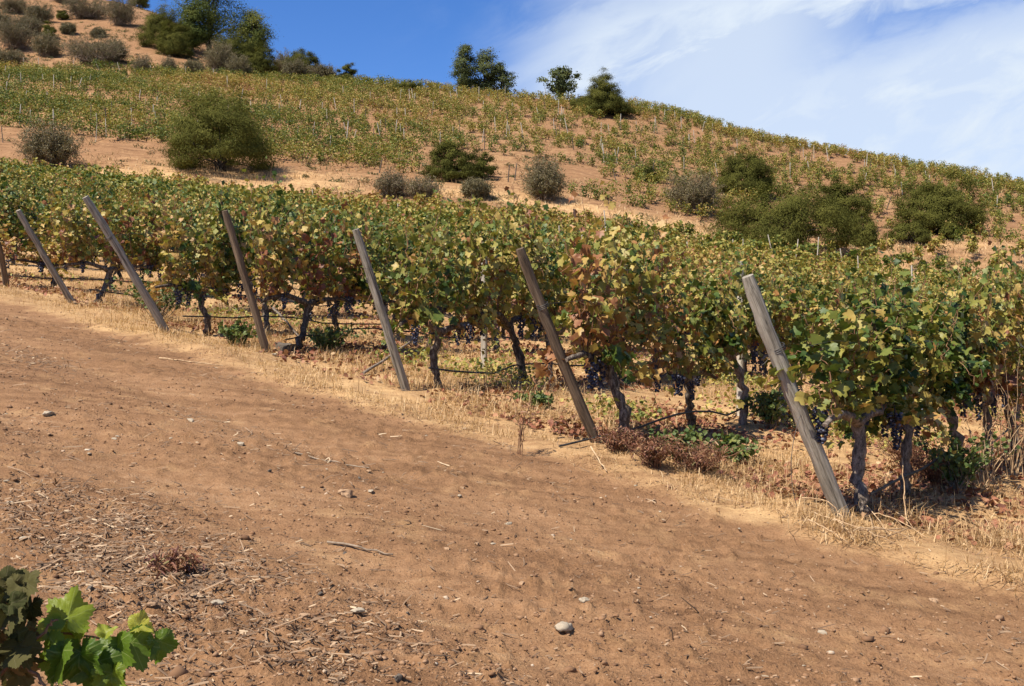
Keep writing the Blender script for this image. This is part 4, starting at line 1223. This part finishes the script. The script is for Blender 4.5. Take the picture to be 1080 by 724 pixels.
# ------------------------------------------------------------------ weeds standing on the verge
def weed(px, py, hpx, kind, label, seed, wide=.5):
    x, y, z = hit(px, py)
    g = np.random.default_rng(seed)
    Hh = hpx * y / FPX
    e = empty('weed', (x, y, z)); tag(e, label, 'weed', 'weeds on the verge')
    tb, cb = MB(), MB()
    n = {'stalk': 5, 'tuft': 55, 'tall': 14, 'low': 40}[kind]
    P, Nn, T_, Sz = [], [], [], []
    for k in range(n):
        sp = Hh * wide
        end = np.array([g.normal(0, sp * .55), g.normal(0, sp * .55), Hh * g.uniform(.55, 1)])
        q = curve((g.normal(0, sp * .12), g.normal(0, sp * .12), -.02), end, (g.normal(0, .1) * sp, g.normal(0, .1) * sp, .1 * Hh), 8, .008, g)
        tube(tb, q, np.linspace(.0045, .0016, 8), 4, g.random(), 0, False)
        m_ = {'stalk': 14, 'tuft': 16, 'tall': 10, 'low': 18}[kind]
        i = g.integers(2, 8, m_)
        P.append(q[i] + g.normal(0, .018, (m_, 3))); Nn.append(g.normal(0, 1, (m_, 3)) + (0, 0, .6)); T_.append(g.normal(0, 1, (m_, 3)) + (0, 0, .4))
        Sz.append(g.uniform(.012, .032, m_) * (1.7 if kind == 'low' else 1))
    P = np.concatenate(P)
    mats = {'stalk': (M_CANE, M_REDWEED), 'tuft': (M_CANE, M_REDWEED), 'tall': (M_STRAW, M_REDWEED), 'low': (M_TWIG, M_WEED)}[kind]
    scatter(cb, T_FEATH if kind != 'low' else T_LOW, P, np.concatenate(Nn), np.concatenate(T_), np.concatenate(Sz), g.random(len(P)) * (.95 if kind != 'low' else .6), .5, g)
    link('stems', tb.mesh('stems', mats[0]), e)
    link('leaves', cb.mesh('leaves', mats[1]), e)
weed(548, 480, 78, 'stalk', 'tall thin dry reddish weed stalk by the road left of the dark post', 1, .22)
weed(690, 492, 34, 'tuft', 'rusty red weed clump at the right foot of the dark post', 2, .9)
weed(738, 500, 34, 'tuft', 'wide rusty weed clump in the middle of the verge', 3, 1.0)
weed(772, 488, 26, 'low', 'green-grey weed at the right end of the wide rusty clump', 4, .8)
weed(718, 486, 30, 'low', 'green weed tuft growing out of the rusty weed clumps', 5, .8)
weed(652, 478, 26, 'tuft', 'small rusty weed touching the foot of the dark post', 6, .8)
weed(1008, 520, 62, 'low', 'green vine-like weed with reddish leaves right of the cane pile', 7, .55)
weed(1042, 515, 95, 'tall', 'tall straw weed with reddish tops near the right edge', 8, .35)
weed(1068, 505, 130, 'tall', 'tallest dry weed at the right edge reaching into the vine leaves', 9, .30)
weed(985, 512, 36, 'tuft', 'red-brown weed clump between the cane pile and the green weed', 10, .9)
weed(568, 432, 16, 'low', 'tiny green weed on the pale grass left of the dark post', 11, .9)
weed(250, 345 + 60 - 40, 24, 'low', 'small weed beneath the vines left of the dark boulder post', 12, .8)
weed(345, 372, 26, 'low', 'dark green weed right of the boulder under the vines', 13, 1.0)
weed(183, 604, 14, 'tuft', 'little dark red weed in the twig litter of the road', 14, 1.6)
weed(812, 452, 40, 'low', 'green suckers behind the thick grey post', 15, .6)
weed(960, 500, 40, 'tuft', 'rusty weed clump under the vine right of the thick grey post', 16, .8)
# leafy vine sucker on the ground by the slanted post
weed(168, 338 - 2, 48, 'low', 'bushy green vine sucker on the ground behind the slanted post', 17, .9)

# ------------------------------------------------------------------ uncountable ground cover
def pts_where(n, x0, x1, y0, y1, g, f):
    X, Y = [], []
    tot = 0
    while tot < n:
        x = g.uniform(x0, x1, n * 2); y = np.exp(g.uniform(math.log(y0), math.log(y1), n * 2))
        k = (np.abs(x / y) < .56) & (g.random(n * 2) < f(x, y))
        X.append(x[k]); Y.append(y[k]); tot += int(k.sum())
    return np.concatenate(X)[:n], np.concatenate(Y)[:n]
def build_grass():
    g = np.random.default_rng(31)
    def f(x, y):
        s = sdist(x, y) + edge_wobble(x, y)
        cl = np.clip(vnoise(x * 1.9, y * 1.9, 201) * 1.7 - .45, .03, 1) * np.clip(vnoise(x * .6, y * .6, 207) * 1.6 - .15, .1, 1)
        return sstep(.0, .30, s) * cl * np.where(s < 3.5, 1, .55)
    x, y = pts_where(95000, -14, 14, 5.5, 26, g, f)
    z = H(x, y)
    n = len(x)
    L = g.uniform(.05, .20, n) * (.55 + .45 * sstep(.5, 1.0, sdist(x, y))) * np.where(vnoise(x * 1.1, y * 1.1, 205) > .62, 1.55, 1)
    az = g.uniform(0, 2 * PI, n)
    lean = np.abs(g.normal(1.25, .65, n))
    dx, dy = np.cos(az), np.sin(az)
    w_ = g.uniform(.0018, .0035, n)
    p = np.stack([x, y, z - .01], -1)
    side = np.stack([-dy, dx, 0 * dx], -1) * w_[:, None]
    mid = p + np.stack([dx * lean * .35, dy * lean * .35, np.maximum(.7 - .25 * lean, .2)], -1) * L[:, None]
    tip = p + np.stack([dx * lean, dy * lean, np.maximum(1.0 - .45 * lean, .10)], -1) * L[:, None]
    V = np.stack([p - side, p + side, mid + side * .7, mid - side * .7, tip], 1)
    o = np.arange(n)[:, None] * 5
    mb = MB()
    a = np.clip(.55 + g.normal(0, .22, n), 0, 1)
    mb.add(V.reshape(-1, 3), np.concatenate([o + [0, 1, 2, 3]]).reshape(-1, 4), a)
    mb.add(np.zeros((0, 3)), (o + [3, 2, 4]) - 0 * o - mb.n, a) if False else mb.f3.append(o + [3, 2, 4]); mb.a3.append(a)
    tag(link('dry_grass', mb.mesh('dry_grass', M_GRASS)), 'dry straw-coloured grass along the verge and between the vines', 'grass', kind='stuff')
build_grass()
def build_scrub():
    g = np.random.default_rng(39)
    def f(x, y):
        return np.clip(vnoise(x * .35, y * .5, 261) * 1.8 - .65 + .9 * (fbm(x * .06, y * .06, 3, 263)), .02, 1) * np.maximum(sstep(79, 90, y), np.maximum(.35, sstep(.18, .32, x / y)) * sstep(66, 70, y)) * np.where(y > 150, .8, 1)
    x, y = pts_where(3600, -95, 85, 62, 215, g, f)
    n = len(x); per = 34
    sc = np.exp(g.normal(-.9, .45, n))
    idx = np.repeat(np.arange(n), per)
    q = g.normal(0, 1, (n * per, 3)) * sc[idx][:, None] * np.array([.62, .62, .28])
    px_, py_ = x[idx] + q[:, 0], y[idx] + q[:, 1]
    P = np.stack([px_, py_, H(px_, py_) + np.abs(q[:, 2]) + .02], -1)
    mb = MB()
    au = np.clip(g.beta(1.5, 1.5, n)[idx] + g.normal(0, .15, n * per), 0, 1)
    scatter(mb, T_FEATH, P, g.normal(0, .8, P.shape) + (0, 0, .5), g.normal(0, .6, P.shape) + (0, 0, .8), g.uniform(.08, .20, n * per), au, .5, g)
    tag(link('hillside_scrub', mb.mesh('hillside_scrub', M_SCRUB)), 'low dry scrub and weeds scattered over the hillside soil', 'scrub', kind='stuff')
build_scrub()
def build_belt_grass():
    g = np.random.default_rng(32)
    x, y = pts_where(9000, -45, 45, 69, 84, g, lambda x, y: np.exp(-((y - 76.5) / 4) ** 2) * np.clip(vnoise(x * .5, y * .8, 211) * 1.6 - .3, .05, 1))
    z = H(x, y); n = len(x)
    P = np.stack([x, y, z], -1)
    mb = MB()
    az = g.uniform(0, 2 * PI, n); L = g.uniform(.12, .34, n); w_ = g.uniform(.015, .04, n)
    side = np.stack([np.cos(az), np.sin(az), 0 * az], -1) * w_[:, None]
    tip = P + np.stack([g.normal(0, .35, n), g.normal(0, .35, n), np.ones(n)], -1) * L[:, None]
    mb.add(np.stack([P - side, P + side, tip], 1).reshape(-1, 3), np.arange(n * 3).reshape(-1, 3), np.clip(.6 + g.normal(0, .2, n), 0, 1))
    tag(link('bank_grass', mb.mesh('bank_grass', M_GRASS)), 'pale dry grass on the bank along the foot of the hill', 'grass', kind='stuff')
build_belt_grass()
def row_near(x, y):
    """signed distance to the closest vine row"""
    q = (x - B0[0]) * (-ROWDIR[1]) + (y - B0[1]) * ROWDIR[0]
    sp = STEP[0] * (-ROWDIR[1]) + STEP[1] * ROWDIR[0]
    return (q / sp - np.round(q / sp)) * sp
def build_litter():
    g = np.random.default_rng(33)
    def f(x, y):
        s = sdist(x, y) + edge_wobble(x, y)
        return sstep(.75, 1.25, s) * (np.exp(-(row_near(x, y) / .55) ** 2) + .16 + 1.2 * np.exp(-((x - 3.2) / 1.1) ** 2 - ((y - 8.2) / .9) ** 2) + 1.0 * np.exp(-((x - 1.5) / 1.0) ** 2 - ((y - 9.9) / .9) ** 2)) * np.clip(vnoise(x * 1.2, y * 1.2, 221) * 1.7 - .35, .05, 1)
    x, y = pts_where(21000, -12, 12, 6, 22, g, f)
    n = len(x)
    P = np.stack([x, y, H(x, y) + g.uniform(.005, .05, n)], -1)
    mb = MB()
    scatter(mb, T_LOW, P, g.normal(0, .55, (n, 3)) + (0, 0, 1), g.normal(0, 1, (n, 3)), g.uniform(.02, .065, n), np.clip(.45 + g.normal(0, .27, n), 0, 1), .9, g)
    tag(link('leaf_litter', mb.mesh('leaf_litter', M_LITTER)), 'rust-red fallen vine leaves beneath the rows', 'leaves', kind='stuff')
build_litter()
def build_weeds():
    g = np.random.default_rng(34)
    def f(x, y):
        s = sdist(x, y)
        return sstep(1.2, 2.2, s) * np.clip(vnoise(x * .9, y * .9, 231) * 4 - 2.5, 0, 1)
    x, y = pts_where(6500, -9, 9, 8.5, 20, g, f)
    n = len(x)
    h_ = g.uniform(.02, .20, n)
    P = np.stack([x, y, H(x, y) + h_], -1)
    mb = MB()
    scatter(mb, T_LOW, P, g.normal(0, .7, (n, 3)) + (0, 0, .8), g.normal(0, 1, (n, 3)) + (0, 0, .3), g.uniform(.02, .05, n), np.clip(.72 + g.normal(0, .2, n), 0, 1), .5, g)
    tag(link('yellow_weeds', mb.mesh('yellow_weeds', M_WEED)), 'yellowing low weeds between the vine rows', 'weeds', kind='stuff')
build_weeds()
def build_debris():
    g = np.random.default_rng(35)
    def f(x, y):
        s = sdist(x, y); t_ = tdist(x, y)
        strip = np.exp(-((s + 4.25) / .55) ** 2) * np.clip(vnoise(t_ * .9, s * 1.8, 241) * 1.5 + vnoise(t_ * 3, s * 4, 242) * 1.3 - .95, .02, 1) * sstep(6.5, 5.6, y)
        mid = .30 * np.exp(-((s + 2.1) / .35) ** 2) * np.clip(vnoise(t_ * .7, s, 245) * 2 - .6, 0, 1)
        return np.where(s < -.1, np.clip(strip + mid + .02 + .10 * np.clip(vnoise(x * 1.1, y * 1.1, 247) * 3 - 2, 0, 1), 0, 1), .01)
    x, y = pts_where(8000, -9, 6, 3.0, 14, g, f)
    n = len(x)
    L = np.exp(g.normal(math.log(.015), .6, n)) * np.where(g.random(n) < .05, 2.8, 1)
    az = g.uniform(0, 2 * PI, n)
    r_ = g.uniform(.0015, .0042, n)
    c = np.stack([x, y, H(x, y) + r_ + g.uniform(0, .010, n)], -1)
    d = np.stack([np.cos(az), np.sin(az), g.normal(0, .28, n)], -1) * L[:, None]
    sd_ = np.stack([-np.sin(az), np.cos(az), 0 * az], -1) * r_[:, None]
    bow = np.stack([-np.sin(az), np.cos(az), 0 * az], -1) * (L * g.normal(0, .18, n))[:, None]
    upv = np.array([0, 0, 1]) * r_[:, None]
    V = np.stack([c - d + sd_, c - d - sd_, c - d + upv * 1.6, c + bow + sd_, c + bow - sd_, c + bow + upv * 1.6, c + d + sd_ * .6, c + d - sd_ * .6, c + d + upv], 1)
    T = np.array([[0, 3, 5, 2], [1, 2, 5, 4], [3, 6, 8, 5], [4, 5, 8, 7]])
    mb = MB()
    mb.add(V.reshape(-1, 3), (T[None] + (np.arange(n) * 9)[:, None, None]).reshape(-1, 4), np.repeat(np.clip(g.beta(1.6, 1.6, n), 0, 1), 4))
    tag(link('twig_litter', mb.mesh('twig_litter', M_DEBRIS)), 'chopped dry twigs strewn in a strip along the road', 'twigs', kind='stuff')
    x, y = pts_where(34000, -9, 6, 3.0, 16, g, lambda x, y: np.where(sdist(x, y) < -.05, .30 + .70 * np.exp(-((sdist(x, y) + 4.4) / .8) ** 2), .03) * np.clip(vnoise(x * .9, y * .9, 251) * 2 - .5, .05, 1))
    n = len(x)
    V, F = ICO0
    r_ = np.exp(g.normal(math.log(.0042), .55, n))
    P = np.einsum('ni,ki->nki', np.stack([r_, r_ * g.uniform(.6, 1, n), r_ * g.uniform(.45, .8, n)], -1), V) * (1 + g.normal(0, .34, (n, 12, 1)))
    P += np.stack([x, y, H(x, y) + r_ * .10], -1)[:, None]
    mb = MB()
    mb.add(P.reshape(-1, 3), (F[None] + (np.arange(n) * 12)[:, None, None]).reshape(-1, 3), np.repeat(g.beta(2, 2, n), 20))
    tag(link('gravel', mb.mesh('gravel', M_PEBBLE)), 'fine grit and crumbs of earth on the dirt road', 'gravel', kind='stuff')
build_debris()

# ------------------------------------------------------------------ the vine shoot in the near corner
def corner_shoot():
    d = 2.15
    foot = np.array([-.95, 1.95]); fz = Hf(*foot)
    e = empty('grapevine', (foot[0], foot[1], fz))
    tag(e, 'bright green vine shoot with withered dark leaves in the bottom left corner', 'grapevine')
    O = np.array([foot[0], foot[1], fz])
    g = np.random.default_rng(3)
    tb = MB()
    head = up(-20, 735, 2.1) - O
    tube(tb, curve((0, 0, -.1), head, (.03, 0, 0), 12, .006, g), np.linspace(.04, .025, 12), 9, .5, .2, True, g)
    link('trunk', tb.mesh('trunk', M_BARK, True), e)
    cb = MB()
    def c2(a, b_, da, db, r, bend=(0, 0, .01)):
        A, Bb = up(*a, da) - O, up(*b_, db) - O
        q = curve(A, Bb, bend, 10, .002, g); tube(cb, q, np.linspace(r, r * .6, 10), 6, .5); return q
    c2((-20, 735), (48, 668), 2.1, 2.12, .0045)
    c2((48, 668), (60, 655), 2.12, 2.12, .003)
    c2((48, 668), (158, 690), 2.16, 2.24, .0026, (0, 0, .012))
    c2((20, 700), (50, 730), 2.1, 2.05, .004)
    c2((-30, 640), (40, 607), 2.2, 2.2, .008, (0, 0, .02))
    link('canes', cb.mesh('canes', M_CANE, True), e)
    # green leaves: centre px, size (m), normal, tip direction, shade value
    fb = MB()
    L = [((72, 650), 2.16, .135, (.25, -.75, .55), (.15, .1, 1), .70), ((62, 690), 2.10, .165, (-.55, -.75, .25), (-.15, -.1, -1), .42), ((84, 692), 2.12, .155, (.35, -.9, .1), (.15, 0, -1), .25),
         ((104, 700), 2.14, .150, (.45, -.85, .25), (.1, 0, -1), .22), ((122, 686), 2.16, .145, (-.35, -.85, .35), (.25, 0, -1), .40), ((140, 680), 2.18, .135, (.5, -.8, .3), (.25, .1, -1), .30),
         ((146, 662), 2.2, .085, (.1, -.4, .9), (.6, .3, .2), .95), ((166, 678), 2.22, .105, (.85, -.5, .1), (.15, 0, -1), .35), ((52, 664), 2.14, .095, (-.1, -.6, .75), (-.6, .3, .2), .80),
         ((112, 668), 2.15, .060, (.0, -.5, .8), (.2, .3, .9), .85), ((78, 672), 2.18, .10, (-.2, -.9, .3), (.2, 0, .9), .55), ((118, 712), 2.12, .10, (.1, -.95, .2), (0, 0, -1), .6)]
    P = np.array([up(*l[0], l[1]) - O for l in L])
    Nn = np.array([l[3] for l in L]) + g.normal(0, .10, (len(L), 3)); T_ = np.array([l[4] for l in L]) + g.normal(0, .1, (len(L), 3))
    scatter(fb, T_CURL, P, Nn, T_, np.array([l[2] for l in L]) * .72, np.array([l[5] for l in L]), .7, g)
    me = fb.mesh('green_foliage', M_SHOOT); vein_attr(me, T_HI, len(L))
    for p in me.polygons: p.use_smooth = True
    link('green_foliage', me, e)
    db = MB()
    n = 58
    px = g.uniform(-25, 40, n); py = g.uniform(612, 712, n); px = np.minimum(px, 36 - np.abs(py - 650) * .28)
    P = np.array([up(a, b_, g.uniform(2.02, 2.3)) - O for a, b_ in zip(px, py)])
    scatter(db, T_CURL, P, g.normal(0, .55, (n, 3)) + (.1, -.7, .25), g.normal(0, .5, (n, 3)) + (.2, 0, -.8), g.uniform(.04, .078, n), np.clip(g.beta(1.5, 1.8, n), 0, 1), 1.4, g)
    me = db.mesh('withered_foliage', M_DULL); vein_attr(me, T_HI, n)
    for p in me.polygons: p.use_smooth = True
    o = link('withered_foliage', me, e); o['label'] = 'dark withered brownish leaves'
corner_shoot()
